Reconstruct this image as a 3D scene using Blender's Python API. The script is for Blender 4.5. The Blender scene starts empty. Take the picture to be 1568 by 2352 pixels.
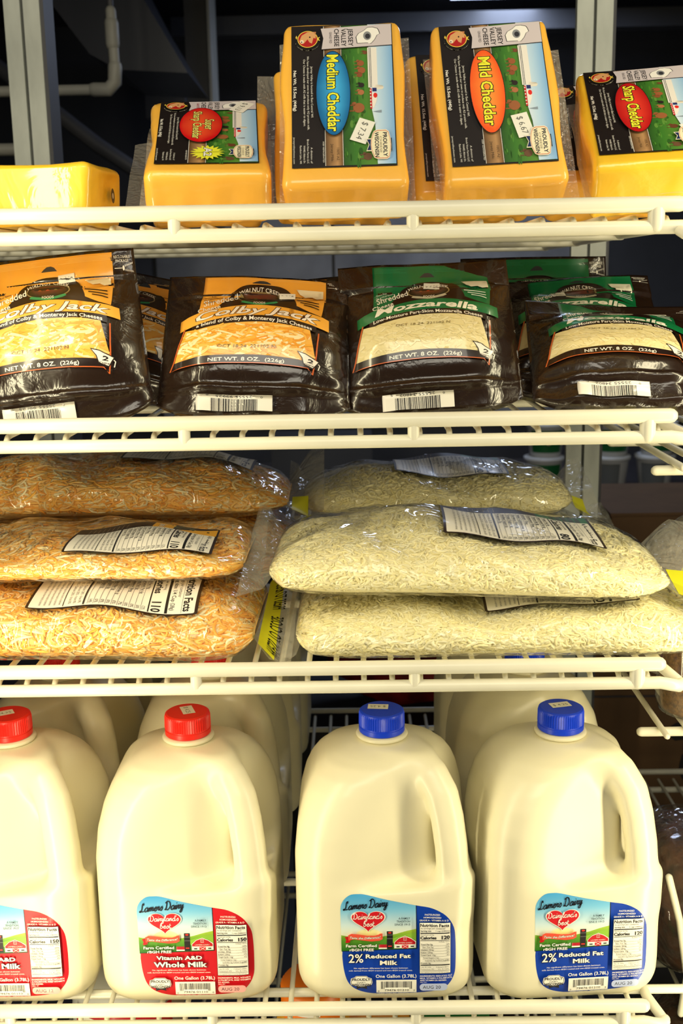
import bpy, bmesh, math, random
import numpy as np
from mathutils import Vector, Matrix, noise, geometry
from mathutils.bvhtree import BVHTree
random.seed(7)
SC = bpy.context.scene
COL = SC.collection
R = math.radians

# ---------------------------------------------------------------- camera
PITCH, YAW, ROLL = R(12.1), R(0.8), R(1.05)
fw = Vector((-math.sin(YAW)*math.cos(PITCH), math.cos(YAW)*math.cos(PITCH), -math.sin(PITCH)))
rt = Vector((math.cos(YAW), math.sin(YAW), 0)); up = rt.cross(fw)
rt2 = rt*math.cos(ROLL) - up*math.sin(ROLL); up2 = rt2.cross(fw)
cam = bpy.data.cameras.new('camera')
cam.sensor_fit = 'VERTICAL'; cam.sensor_height = 36.0; cam.lens = 36.0*2500/2352
cam.clip_start = 0.02; cam.clip_end = 50
cam.dof.use_dof = True; cam.dof.focus_distance = 0.90; cam.dof.aperture_fstop = 11
camo = bpy.data.objects.new('camera', cam); COL.objects.link(camo)
M = Matrix((rt2, up2, -fw)).transposed().to_4x4(); M.translation = Vector((0, 0, 1.30))
camo.matrix_world = M
SC.camera = camo

# ---------------------------------------------------------------- world, lights, exposure
SC.view_settings.view_transform = 'Standard'; SC.view_settings.look = 'None'
SC.view_settings.gamma = 1.0; SC.view_settings.use_curve_mapping = False
SC.view_settings.exposure = -0.06
SC.cycles.transparent_max_bounces = 28
SC.cycles.max_bounces = 6
SC.cycles.use_denoising = True
SC.cycles.sample_clamp_indirect = 4.0
w = bpy.data.worlds.new('world'); SC.world = w; w.use_nodes = True
w.node_tree.nodes['Background'].inputs[0].default_value = (0.75, 0.85, 1.0, 1)
w.node_tree.nodes['Background'].inputs[1].default_value = 0.05

def area(name, loc, target, sx, sy, power, color):
    l = bpy.data.lights.new(name, 'AREA'); l.shape = 'RECTANGLE'; l.size = sx; l.size_y = sy
    l.energy = power; l.color = color
    o = bpy.data.objects.new(name, l); COL.objects.link(o); o.location = loc
    d = Vector(target) - Vector(loc)
    o.rotation_euler = d.to_track_quat('-Z', 'Y').to_euler()
    return o
WARM = (1.0, 0.88, 0.56)
area('door_tube_light', (-0.325, 0.635, 1.03), (0.02, 1.00, 1.03), 0.03, 1.25, 3.9, WARM)
area('door_tube_light', (0.400, 0.700, 1.03), (0.05, 1.00, 1.03), 0.03, 1.25, 3.9, WARM)
area('aisle_ceiling_light', (0.15, -0.9, 2.6), (0.0, 0.9, 1.0), 1.6, 0.8, 24, (1.0, 0.93, 0.76))
area('cooler_ceiling_light', (0.45, 2.9, 2.05), (0.3, 2.9, 0.0), 0.9, 0.15, 7.0, (0.62, 0.74, 1.0))

# ---------------------------------------------------------------- materials
def srgb(h):
    if not isinstance(h, str): return tuple(h)
    h = h.lstrip('#'); c = [int(h[i:i+2], 16)/255 for i in (0, 2, 4)]
    return tuple(((v+0.055)/1.055)**2.4 if v > 0.04045 else v/12.92 for v in c)
def mat(name, color, rough=0.5, metal=0.0, coat=0.0, noise_amt=0.0, nscale=20.0, bump=0.0, bscale=60.0, sss=0.0, vc=False, stretch=None, emit=None):
    m = bpy.data.materials.new(name); m.use_nodes = True
    nt = m.node_tree; b = nt.nodes['Principled BSDF']
    c = srgb(color)
    b.inputs['Base Color'].default_value = (*c, 1); b.inputs['Roughness'].default_value = rough
    b.inputs['Metallic'].default_value = metal; b.inputs['Coat Weight'].default_value = coat
    b.inputs['Coat Roughness'].default_value = 0.08
    if sss:
        b.inputs['Subsurface Weight'].default_value = sss
        b.inputs['Subsurface Radius'].default_value = (1.0, 0.8, 0.45); b.inputs['Subsurface Scale'].default_value = 0.02
    tc = nt.nodes.new('ShaderNodeTexCoord'); mp = nt.nodes.new('ShaderNodeMapping')
    nt.links.new(tc.outputs['Object'], mp.inputs[0])
    if stretch: mp.inputs['Scale'].default_value = stretch
    if vc:
        a = nt.nodes.new('ShaderNodeVertexColor'); a.layer_name = 'print'
        nt.links.new(a.outputs[0], b.inputs['Base Color'])
    elif noise_amt:
        n = nt.nodes.new('ShaderNodeTexNoise'); n.inputs['Scale'].default_value = nscale; n.inputs['Detail'].default_value = 6
        r = nt.nodes.new('ShaderNodeMapRange'); r.inputs[1].default_value = .3; r.inputs[2].default_value = .7
        r.inputs[3].default_value = 1-noise_amt; r.inputs[4].default_value = 1+noise_amt
        x = nt.nodes.new('ShaderNodeVectorMath'); x.operation = 'SCALE'; x.inputs[0].default_value = c
        nt.links.new(mp.outputs[0], n.inputs['Vector']); nt.links.new(n.outputs[0], r.inputs[0])
        nt.links.new(r.outputs[0], x.inputs['Scale']); nt.links.new(x.outputs[0], b.inputs['Base Color'])
    if bump:
        n = nt.nodes.new('ShaderNodeTexNoise'); n.inputs['Scale'].default_value = bscale; n.inputs['Detail'].default_value = 4
        n.inputs['Distortion'].default_value = 1.0
        bp = nt.nodes.new('ShaderNodeBump'); bp.inputs['Strength'].default_value = bump; bp.inputs['Distance'].default_value = 0.002
        nt.links.new(mp.outputs[0], n.inputs['Vector']); nt.links.new(n.outputs[0], bp.inputs['Height'])
        nt.links.new(bp.outputs[0], b.inputs['Normal'])
        if coat: nt.links.new(bp.outputs[0], b.inputs['Coat Normal'])
    if emit:
        b.inputs['Emission Color'].default_value = (*c, 1); b.inputs['Emission Strength'].default_value = emit
    return m
def film(name, tint=(1, 1, 1), haze=0.03, hazecol=(.8, .8, .8), bump=0.6, bscale=45, gl=1.0):
    m = bpy.data.materials.new(name); m.use_nodes = True; nt = m.node_tree; nt.nodes.clear()
    N = nt.nodes.new; L = nt.links.new
    out = N('ShaderNodeOutputMaterial'); tr = N('ShaderNodeBsdfTransparent'); tr.inputs[0].default_value = (*tint, 1)
    df = N('ShaderNodeBsdfDiffuse'); df.inputs[0].default_value = (*hazecol, 1)
    gs = N('ShaderNodeBsdfGlossy'); gs.inputs['Roughness'].default_value = 0.07
    m1 = N('ShaderNodeMixShader'); m1.inputs[0].default_value = haze
    m2 = N('ShaderNodeMixShader'); fr = N('ShaderNodeFresnel'); ge = N('ShaderNodeNewGeometry'); io = N('ShaderNodeMapRange'); io.inputs[3].default_value = 1.5; io.inputs[4].default_value = 1/1.5; L(ge.outputs['Backfacing'], io.inputs[0]); L(io.outputs[0], fr.inputs[0])
    mu = N('ShaderNodeMath'); mu.operation = 'MULTIPLY'; mu.inputs[1].default_value = gl
    L(fr.outputs[0], mu.inputs[0]); L(mu.outputs[0], m2.inputs[0])
    L(tr.outputs[0], m1.inputs[1]); L(df.outputs[0], m1.inputs[2]); L(m1.outputs[0], m2.inputs[1]); L(gs.outputs[0], m2.inputs[2])
    L(m2.outputs[0], out.inputs[0])
    tc = N('ShaderNodeTexCoord'); n = N('ShaderNodeTexNoise'); n.inputs['Scale'].default_value = bscale
    n.inputs['Detail'].default_value = 1.5; n.inputs['Distortion'].default_value = 3.5
    bp = N('ShaderNodeBump'); bp.inputs['Strength'].default_value = bump; bp.inputs['Distance'].default_value = 0.010
    L(tc.outputs['Object'], n.inputs['Vector']); L(n.outputs[0], bp.inputs['Height'])
    L(bp.outputs[0], gs.inputs['Normal']); L(bp.outputs[0], df.inputs['Normal'])
    return m
MT = {
 'print': mat('printed_paper', '#ffffff', 0.42, coat=0.1, vc=True),
 'sheen': mat('printed_film', '#ffffff', 0.30, coat=0.5, vc=True),
 'shred': mat('shredded_cheese', '#ffffff', 0.45, vc=True, sss=0.0),
 'shelf': mat('white_epoxy_wire', (0.78, 0.75, 0.61), 0.32, noise_amt=0.04, nscale=30),
 'jug': mat('milky_plastic', (0.84, 0.785, 0.56), 0.33, noise_amt=0.02, nscale=14),
 'red': mat('red_cap', (0.85, 0.02, 0.012), 0.35), 'blue': mat('blue_cap', (0.004, 0.05, 0.75), 0.35),
 'orange': mat('orange_cap', (0.95, 0.22, 0.01), 0.4),
 'ched': mat('cheddar', (0.95, 0.49, 0.06), 0.42, coat=0.7, noise_amt=0.06, nscale=18, bump=0.5, bscale=22),
 'chedy': mat('yellow_cheddar', (0.93, 0.56, 0.03), 0.40, coat=0.8, noise_amt=0.05, nscale=18, bump=0.6, bscale=26),
 'galv': mat('galvanised_steel', (0.66, 0.69, 0.62), 0.5, metal=0.25, noise_amt=0.4, nscale=14, stretch=(1, 1, .35)),
 'galvd': mat('dark_strut_slot', (0.10, 0.105, 0.10), 0.6, metal=0.3),
 'wall': mat('dark_cooler_wall', (0.045, 0.047, 0.056), 0.45, noise_amt=0.45, nscale=2.2),
 'panel': mat('grey_cooler_panel', (0.30, 0.30, 0.31), 0.4, noise_amt=0.5, nscale=3.5),
 'duct': mat('grey_duct', (0.08, 0.08, 0.088), 0.5, noise_amt=0.15, nscale=5),
 'ceil': mat('dark_ceiling', (0.02, 0.022, 0.034), 0.35),
 'floor': mat('cooler_floor', (0.06, 0.055, 0.05), 0.6, noise_amt=0.3, nscale=6),
 'pvc': mat('off_white_pipe', (0.42, 0.41, 0.36), 0.5, noise_amt=0.12, nscale=12),
 'cond': mat('dark_conduit', (0.09, 0.09, 0.10), 0.5),
 'card': mat('brown_cardboard', (0.14, 0.075, 0.03), 0.8, noise_amt=0.12, nscale=14),
 'ink': mat('dark_print', (0.012, 0.010, 0.010), 0.7),
 'tub': mat('white_tub', (0.62, 0.62, 0.60), 0.4), 'tublid': mat('white_tub_lid', (0.7, 0.7, 0.67), 0.4),
 'tubg': mat('green_label', (0.01, 0.14, 0.03), 0.4), 'tubc': mat('cream_print', (0.75, 0.6, 0.38), 0.5),
 'greyp': mat('grey_print', (0.16, 0.17, 0.17), 0.6),
 'table': mat('dark_counter', (0.055, 0.048, 0.052), 0.35, noise_amt=0.2, nscale=6),
 'spice': mat('ground_spice', (0.19, 0.095, 0.025), 0.85, noise_amt=0.6, nscale=260, bump=0.9, bscale=300),
 'bread': mat('dark_dried_filling', (0.085, 0.030, 0.012), 0.45, noise_amt=0.7, nscale=70, bump=1.0, bscale=90),
 'mullion': mat('door_mullion', (0.5, 0.5, 0.48), 0.4),
 'upright': mat('grey_upright', (0.36, 0.37, 0.32), 0.5, noise_amt=0.1, nscale=16),
 'film': film('clear_film', haze=0.035, hazecol=(.95, .91, .72), bump=0.8, bscale=13, gl=1.25),
 'filmdark': film('clear_flange', haze=0.24, hazecol=(.80, .78, .68), bump=0.6, bscale=24),
 'wrap': film('vacuum_wrap', haze=0.22, hazecol=(.8, .72, .6), bump=0.5, bscale=60),
 'jar': film('clear_jar', haze=0.03, bump=0.0),
 'redstuff': mat('red_packages', (0.22, 0.012, 0.010), 0.35, noise_amt=0.7, nscale=24),
 'yell': mat('yellow_seal', (0.80, 0.78, 0.02), 0.4), 'amber': mat('amber_liquid', (0.75, 0.38, 0.03), 0.25),
 'lamp': mat('lamp_lens', (0.55, 0.66, 1.0), 0.4, emit=5.0),
}

# ---------------------------------------------------------------- object helpers
def tag(o, label=None, cat=None, group=None, kind=None):
    if label: o['label'] = label
    if cat: o['category'] = cat
    if group: o['group'] = group
    if kind: o['kind'] = kind
    return o
def empty(name, loc=(0, 0, 0), rot=(0, 0, 0)):
    o = bpy.data.objects.new(name, None); COL.objects.link(o); o.location = loc; o.rotation_euler = rot
    o.empty_display_size = 0.02
    return o
def mesh_obj(name, verts, faces, m, parent=None, smooth=True, loc=None):
    me = bpy.data.meshes.new(name); me.from_pydata([tuple(v) for v in verts], [], [tuple(int(i) for i in f) for f in faces]); me.update()
    if m: me.materials.append(m)
    if smooth: me.shade_smooth()
    o = bpy.data.objects.new(name, me); COL.objects.link(o)
    if parent: o.parent = parent
    if loc is not None: o.location = loc
    return o
def bm_obj(name, bm, m, parent=None, smooth=False, loc=None):
    me = bpy.data.meshes.new(name); bm.to_mesh(me); bm.free()
    if m: me.materials.append(m)
    if smooth: me.shade_smooth()
    o = bpy.data.objects.new(name, me); COL.objects.link(o)
    if parent: o.parent = parent
    if loc is not None: o.location = loc
    return o
def children(o): return [c for c in COL.objects if c.parent == o]
KIDS = {}
def copy_tree(o, parent=None):
    c = o.copy(); COL.objects.link(c)
    if parent: c.parent = parent
    for ch in [k for k in o.children]: copy_tree(ch, c)
    return c
def box(bm, c, s, rotz=0, bev=0.0):
    r = bmesh.ops.create_cube(bm, size=1.0)
    vs = r['verts']
    bmesh.ops.scale(bm, vec=Vector(s), verts=vs)
    if bev:
        es = list({e for v in vs for e in v.link_edges})
        g = bmesh.ops.bevel(bm, geom=es, offset=bev, segments=2, affect='EDGES', profile=0.5)
        vs = list({v for f in g['faces'] for v in f.verts} | {v for v in vs if v.is_valid})
    if rotz: bmesh.ops.rotate(bm, cent=(0, 0, 0), matrix=Matrix.Rotation(rotz, 3, 'Z'), verts=vs)
    bmesh.ops.translate(bm, vec=Vector(c), verts=vs)
    return vs
def boxobj(name, c, s, m, parent=None, bev=0.0, rotz=0):
    bm = bmesh.new(); box(bm, (0, 0, 0), s, 0, bev)
    o = bm_obj(name, bm, m, parent, False, c); o.rotation_euler = (0, 0, rotz); return o
def tube_data(pts, rad, seg=10, cap=True):
    pts = [Vector(p) for p in pts]; n = len(pts); V = []; F = []
    rads = rad if isinstance(rad, (list, tuple)) else [rad]*n
    t0 = (pts[1]-pts[0]).normalized(); a = t0.orthogonal().normalized()
    for i, p in enumerate(pts):
        t = (pts[min(i+1, n-1)] - pts[max(i-1, 0)]).normalized()
        a = (a - t*a.dot(t)).normalized(); b = t.cross(a)
        for k in range(seg):
            an = 2*math.pi*k/seg; V.append(p + (a*math.cos(an) + b*math.sin(an))*rads[i])
    for i in range(n-1):
        for k in range(seg):
            F.append((i*seg+k, i*seg+(k+1) % seg, (i+1)*seg+(k+1) % seg, (i+1)*seg+k))
    if cap:
        # rounded ends
        for i, d in ((0, -1), (n-1, 1)):
            t = ((pts[1]-pts[0]) if i == 0 else (pts[-1]-pts[-2])).normalized()*d
            base = i*seg; prev = [base+k for k in range(seg)]
            for h, q in ((.5, .86), (.87, .5)):
                cur = []
                for k in range(seg):
                    cur.append(len(V)); V.append(pts[i] + (V[base+k]-pts[i])*q + t*rads[i]*h)
                for k in range(seg):
                    f = (prev[k], prev[(k+1) % seg], cur[(k+1) % seg], cur[k]); F.append(f if d > 0 else f[::-1])
                prev = cur
            F.append(tuple(prev) if d > 0 else tuple(prev[::-1]))
    return V, F
def tube(name, pts, rad, m, parent=None, seg=10):
    V, F = tube_data(pts, rad, seg); return mesh_obj(name, V, F, m, parent)
def merge(parts):
    V = []; F = []
    for v, f in parts:
        o = len(V); V += list(v); F += [tuple(i+o for i in q) for q in f]
    return V, F
def lathe_data(prof, seg=48, ribs=None):
    V = []; F = []
    for j, (r, z) in enumerate(prof):
        for k in range(seg):
            a = 2*math.pi*k/seg; rr = r
            if ribs and ribs[0] <= z <= ribs[1] and k % 2: rr = r - ribs[2]
            V.append((rr*math.cos(a), rr*math.sin(a), z))
    for j in range(len(prof)-1):
        for k in range(seg): F.append((j*seg+k, j*seg+(k+1) % seg, (j+1)*seg+(k+1) % seg, (j+1)*seg+k))
    F.append(tuple(reversed(range(seg)))); F.append(tuple((len(prof)-1)*seg+k for k in range(seg)))
    return V, F

# ---------------------------------------------------------------- flat print (labels) draped on surfaces
GL = {}
def glyph_mesh(s, bold, shear):
    k = (s, bold, shear)
    if k in GL: return GL[k]
    cu = bpy.data.curves.new('t', 'FONT'); cu.body = s; cu.size = 1.0; cu.resolution_u = 2
    cu.offset = bold; cu.shear = shear; cu.fill_mode = 'FRONT'
    o = bpy.data.objects.new('t', cu)
    me = bpy.data.meshes.new_from_object(o)
    P = np.array([v.co[:2] for v in me.vertices]) if len(me.vertices) else np.zeros((0, 2))
    F = [tuple(p.vertices) for p in me.polygons]
    bpy.data.objects.remove(o); bpy.data.curves.remove(cu); bpy.data.meshes.remove(me)
    GL[k] = (P, F); return GL[k]
def cat_rom(pts, n=5):
    out = []; P = [pts[0]] + list(pts) + [pts[-1]]
    for i in range(1, len(P)-2):
        for k in range(n):
            t = k/n; p0, p1, p2, p3 = (np.array(P[i+j], float) for j in (-1, 0, 1, 2))
            out.append(0.5*((2*p1)+(-p0+p2)*t+(2*p0-5*p1+4*p2-p3)*t*t+(-p0+3*p1-3*p2+p3)*t**3))
    out.append(np.array(pts[-1], float)); return out
CUR = {
 'a': (1.35, [[(1, .9), (.6, 1), (.15, .6), (.2, .1), (.6, 0), (1, .5), (1, .95), (1, .3), (1.15, 0), (1.45, .35)]]),
 'm': (1.6, [[(0, .3), (.2, 1), (.25, 0)], [(.25, .5), (.6, 1), (.75, .8), (.75, 0)], [(.75, .5), (1.1, 1), (1.25, .8), (1.3, .1), (1.65, .3)]]),
 'e': (1.0, [[(0, .35), (.5, .5), (.8, .8), (.5, 1), (.15, .6), (.25, .1), (.6, 0), (1.05, .35)]]),
 'r': (.9, [[(0, .35), (.2, 1), (.28, .9), (.62, .95), (.5, .5), (.58, .1), (.95, .3)]]),
 's': (.9, [[(0, .3), (.5, 1), (.7, .5), (.5, 0), (.1, .1)]]),
 'i': (.62, [[(0, .35), (.25, 1), (.2, .2), (.35, 0), (.67, .35)], [(.3, 1.45), (.38, 1.55)]]),
 'y': (1.1, [[(0, .8), (.2, 1), (.2, .3), (.5, .1), (.8, 1), (.8, 0), (.6, -.8), (.2, -.8), (.4, -.2), (1.1, .35)]]),
 'n': (1.1, [[(0, .35), (.2, 1), (.25, 0)], [(.25, .5), (.6, 1), (.8, .8), (.8, .1), (1.15, .35)]]),
 'd': (1.35, [[(1, .9), (.6, 1), (.15, .6), (.2, .1), (.6, 0), (1, .5), (1.1, 2), (1, .3), (1.15, 0), (1.45, .35)]]),
 'l': (.62, [[(0, .35), (.5, 1.6), (.35, 2), (.15, 1.4), (.15, .3), (.35, 0), (.7, .35)]]),
 'b': (.95, [[(0, .4), (.4, 1.5), (.3, 2), (.1, 1.4), (.1, .2), (.4, 0), (.8, .4), (.6, .9), (.3, .8)]]),
 't': (.65, [[(0, .35), (.25, 1.7), (.2, .2), (.4, 0), (.7, .35)], [(-.05, 1.1), (.6, 1.15)]]),
 "'": (.35, [[(.2, 2), (.1, 1.6)]]), ' ': (.7, []),
 'L': (1.35, [[(.9, 1.6), (.8, 2.1), (.5, 1.8), (.5, .6), (.2, 0), (-.1, .1), (.1, .3), (.6, .05), (1.3, .15)]]),
 'D': (1.75, [[(.3, 1.9), (.35, 1), (.2, .1), (0, .2), (.3, .25), (.9, 0), (1.5, .8), (1.2, 1.8), (.5, 2.1), (-.1, 1.7)]]),
}
class Print:
    """flat artwork in author units (x right, y down); later mapped onto a surface"""
    def __init__(s): s.items = []; s.layer = 0
    def add(s, P, F, col, lift=None):
        s.layer += 1
        s.items.append((np.array(P, float), F, col if callable(col) else srgb(col), s.layer if lift is None else lift))
        return s
    def poly(s, pts, col, lift=None):
        tr = geometry.tessellate_polygon([[Vector((p[0], p[1], 0)) for p in pts]])
        return s.add(pts, [tuple(t) for t in tr], col, lift)
    def rect(s, x0, y0, x1, y1, col, lift=None): return s.add([(x0, y0), (x1, y0), (x1, y1), (x0, y1)], [(0, 1, 2, 3)], col, lift)
    def ell(s, cx, cy, rx, ry, col, n=40, lift=None, a0=0):
        return s.add([(cx+rx*math.cos(2*math.pi*k/n+a0), cy+ry*math.sin(2*math.pi*k/n+a0)) for k in range(n)], [tuple(range(n))], col, lift)
    def line(s, pts, wd, col, lift=None):
        pts = [np.array(p, float) for p in pts]; V = []; F = []
        for i, p in enumerate(pts):
            d = pts[min(i+1, len(pts)-1)] - pts[max(i-1, 0)]; L = np.hypot(*d) or 1; nn = np.array([-d[1], d[0]])/L*wd/2
            V += [p+nn, p-nn]
        for i in range(len(pts)-1): F.append((2*i, 2*i+1, 2*i+3, 2*i+2))
        return s.add(V, F, col, lift)
    def frame(s, pts, wd, col): return s.line(list(pts)+[pts[0]], wd, col)
    def rrect(s, x0, y0, x1, y1, r, col, lift=None):
        P = []
        for cx, cy, a in ((x1-r, y0+r, -90), (x1-r, y1-r, 0), (x0+r, y1-r, 90), (x0+r, y0+r, 180)):
            for k in range(7): P.append((cx+r*math.cos(R(a+15*k)), cy+r*math.sin(R(a+15*k))))
        return s.add(P, [tuple(range(len(P)))], col, lift)
    def text(s, t, x, y, w, h, col, rot=0, bold=0.0, shear=0.0, bend=None, outline=None, ow=0.04, anchor='l', lift=None):
        """(x,y) baseline start; w total width, h cap height; rot degrees clockwise on the artwork"""
        if outline: s.text(t, x, y, w, h, outline, rot, bold+ow, shear, bend, anchor=anchor)
        P0, F0 = glyph_mesh(t, 0.0, shear)
        P, F = glyph_mesh(t, bold, shear)
        if not len(P): return s
        x0, x1 = P0[:, 0].min(), P0[:, 0].max()
        g = (P - [x0, 0])/[max(x1-x0, 1e-6), 0.70]; g = g*[w, h]
        if anchor == 'c': g[:, 0] -= w/2
        if anchor == 'r': g[:, 0] -= w
        gy = g[:, 1].copy(); gx = g[:, 0]
        q = np.stack([gx, -gy], 1)
        if bend: q[:, 1] += np.array([bend(v) for v in gx])
        c, sn = math.cos(R(rot)), math.sin(R(rot))
        Q = np.stack([x + q[:, 0]*c - q[:, 1]*sn, y + q[:, 0]*sn + q[:, 1]*c], 1)
        return s.add(Q, F, col, lift)
    def cursive(s, t, x, y, w, h, col, wd, slant=0.35, rot=0):
        adv = 0; st = []
        for ch in t:
            a, ss = CUR[ch]
            for q in ss: st.append([(px+adv+py*slant, py) for px, py in q])
            adv += a
        k = w/adv; c, sn = math.cos(R(rot)), math.sin(R(rot)); ly = s.layer+1
        for q in st:
            cc = [(p[0]*k, -p[1]*h) for p in cat_rom(q)]
            s.line([(x+a*c-b*sn, y+a*sn+b*c) for a, b in cc], wd, col, lift=ly)
        return s
    def barcode(s, x0, y0, x1, y1, n=46, seed=3, col='#101014', wd=None):
        rg = random.Random(seed); x = x0; u = (x1-x0)/(n*1.5)
        V = []; F = []
        while x < x1:
            bw = u*rg.choice((.6, .6, 1.1, 1.7)); b = len(V)
            V += [(x, y0), (min(x+bw, x1), y0), (min(x+bw, x1), y1), (x, y1)]; F.append((b, b+1, b+2, b+3))
            x += bw + u*rg.choice((.6, .6, 1.1))
        return s.add(V, F, col)
    def build(s, name, fn, step, parent, m, lift=4e-5, clip=None):
        """fn(array Nx2 author coords) -> (points Nx3, normals Nx3)"""
        bm = bmesh.new(); idl = bm.faces.layers.int.new('id')
        for i, (P, F, col, ly) in enumerate(s.items):
            vs = [bm.verts.new((p[0], p[1], float(ly))) for p in P]
            for f in F:
                if len(set(f)) < 3: continue
                try: fc = bm.faces.new([vs[k] for k in f])
                except ValueError: continue
                fc[idl] = i
        A = np.array([v.co[:2] for v in bm.verts]); lo, hi = A.min(0), A.max(0)
        if clip:
            for co, no in clip:
                bmesh.ops.bisect_plane(bm, geom=bm.verts[:]+bm.edges[:]+bm.faces[:], plane_co=(*co, 0), plane_no=(*no, 0), clear_outer=True)
        for ax in (0, 1):
            k = math.floor(lo[ax]/step)+1
            while k*step < hi[ax]:
                co = [0, 0, 0]; co[ax] = k*step; no = [0, 0, 0]; no[ax] = 1
                bmesh.ops.bisect_plane(bm, geom=bm.verts[:]+bm.edges[:]+bm.faces[:], plane_co=co, plane_no=no); k += 1
        bm.verts.ensure_lookup_table()
        A = np.array([v.co[:] for v in bm.verts])
        P3, N3 = fn(A[:, :2])
        Q = P3 + N3*((A[:, 2:3]+2)*lift)
        cl = bm.loops.layers.float_color.new('print')
        for f in bm.faces:
            col = s.items[f[idl]][2]
            for l in f.loops:
                a = A[l.vert.index]
                l[cl] = (*(col(a[0], a[1]) if callable(col) else col), 1.0)
        for v, q in zip(bm.verts, Q): v.co = q
        # face the viewer (along mapped normal)
        for f in bm.faces:
            f.normal_update()
            if f.normal.dot(Vector(N3[f.verts[0].index])) < 0: f.normal_flip()
        me = bpy.data.meshes.new(name); bm.to_mesh(me); bm.free(); me.materials.append(m); me.shade_smooth()
        o = bpy.data.objects.new(name, me); COL.objects.link(o); o.parent = parent
        return o
def grad(stops, axis=1):
    st = [(a, np.array(srgb(c))) for a, c in stops]
    def f(x, y):
        v = y if axis else x
        if v <= st[0][0]: return tuple(st[0][1])
        for (a, ca), (b, cb) in zip(st, st[1:]):
            if v <= b: return tuple(ca+(cb-ca)*(v-a)/(b-a))
        return tuple(st[-1][1])
    return f
def radial(cx, cy, rx, ry, inner, outer):
    a, b = np.array(srgb(inner)), np.array(srgb(outer))
    def f(x, y):
        t = min(1, ((x-cx)/rx)**2+((y-cy)/ry)**2)**1.5; return tuple(a+(b-a)*t)
    return f
def price_tag(parent, txt, w, h, fn, name='price_sticker', rot=0):
    p = Print(); p.rect(-50, -30, 50, 30, '#efece2')
    p.text(txt, -38, 12, 76, 22, '#55554f')
    return p.build(name, fn, 30, parent, MT['print'])
# ================================================================ SETTING
def struct(o): o['kind'] = 'structure'; return o
struct(boxobj('floor', (0, 1.2, -0.05), (5.6, 5.6, 0.1), MT['floor']))
struct(boxobj('wall_back', (0, 3.85, 1.05), (5.6, 0.1, 2.2), MT['wall']))
struct(boxobj('wall_left', (-2.2, 2.55, 1.05), (0.1, 2.7, 2.2), MT['wall']))
struct(boxobj('wall_right', (2.4, 2.55, 1.05), (0.1, 2.7, 2.2), MT['wall']))
struct(boxobj('ceiling', (0.1, 2.5, 2.16), (4.7, 2.8, 0.08), MT['ceil']))
# door frame mullions of the cooler front (carry the tube lights, outside the photograph)
struct(boxobj('trim_1', (-0.362, 0.608, 1.05), (0.06, 0.04, 2.1), MT['mullion']))
struct(boxobj('trim_2', (0.46, 0.690, 1.05), (0.06, 0.05, 2.1), MT['mullion']))
# panelled back wall
pan = empty('wall_panelling', (0, 3.79, 0)); tag(pan, 'grey insulated cooler wall panels with dark vertical seams at the very back', 'wall panel', kind=None)
for i, (x0, x1, z0, z1) in enumerate(((-2.1, -0.68, 0.80, 1.50), (-0.665, -0.07, 0.80, 1.50), (-0.06, 0.735, 0.80, 1.50), (0.745, 2.3, 0.80, 1.50))):
    boxobj('panel', ((x0+x1)/2, 0, (z0+z1)/2), (x1-x0, 0.02, z1-z0), MT['panel'] if i in (1, 2) else MT['wall'], pan)
pan['kind'] = 'structure'; 
lamp = empty('ceiling_lamp', (0.40, 3.42, 2.112)); tag(lamp, 'small bluish lit lamp on the dark cooler ceiling behind the tall cheddar blocks', 'lamp')
boxobj('lamp_housing', (0, 0, 0.01), (0.26, 0.10, 0.02), MT['duct'], lamp); boxobj('lamp_lens', (0, 0, -0.006), (0.20, 0.06, 0.02), MT['lamp'], lamp)
# overhead beam, duct, slanted cooling unit, pipes
b = boxobj('ceiling_beam', (0.5, 3.3, 2.00), (2.0, 0.06, 0.05), MT['duct']); tag(b, 'dark horizontal beam under the ceiling behind the two tall cheddar blocks', 'beam')
d = empty('air_duct', (-0.385, 2.9, 0)); tag(d, 'grey rectangular duct with a side box behind the super sharp cheddar', 'duct')
boxobj('duct_column', (0.0, 0.1, 1.85), (0.060, 0.12, 0.54), MT['duct'], d); boxobj('duct_box', (-0.080, 0.06, 1.76), (0.100, 0.14, 0.11), MT['duct'], d)
boxobj('duct_edge', (0.033, 0.09, 1.85), (0.007, 0.135, 0.54), MT['pvc'], d)
V = [(-0.82, 2.3, 2.12), (-0.54, 2.3, 2.12), (-0.402, 2.3, 1.843), (-0.322, 2.3, 1.706), (-0.46, 2.3, 1.715), (-0.515, 2.3, 1.745), (-0.600, 2.3, 1.86)]
V2 = [(x, 2.62, z) for x, y, z in V]; n = len(V)
u = mesh_obj('cooling_unit', V+V2, [tuple(range(n))[::-1], tuple(range(n, 2*n))] + [(i, (i+1) % n, n+(i+1) % n, n+i) for i in range(n)], MT['ceil'], None, False)
tag(u, 'dark slanted cooling unit hanging from the ceiling beside the left post', 'cooling unit')
def post(x, label):
    p = empty('strut_post', (x, 1.50, 0)); tag(p, label, 'post', 'galvanised posts behind the shelves')
    boxobj('strut_flange', (-0.0125, 0, 1.03), (0.021, 0.012, 2.06), MT['galv'], p)
    boxobj('strut_flange', (0.0125, 0, 1.03), (0.021, 0.012, 2.06), MT['galv'], p)
    boxobj('strut_slot', (0, 0.004, 1.03), (0.006, 0.006, 2.06), MT['galvd'], p)
    boxobj('strut_side', (0.0245, 0.022, 1.03), (0.006, 0.05, 2.06), MT['cond'], p)
    return p
post(-0.4190, 'galvanised grooved steel post behind the left end of the shelves')
post(0.3145, 'galvanised grooved steel post behind the right end of the shelves')
pp = empty('drain_pipe', (0, 0, 0)); tag(pp, 'off-white plastic drain pipe with elbow running past the left post', 'pipe')
pz, py = 1.637, 2.05
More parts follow.
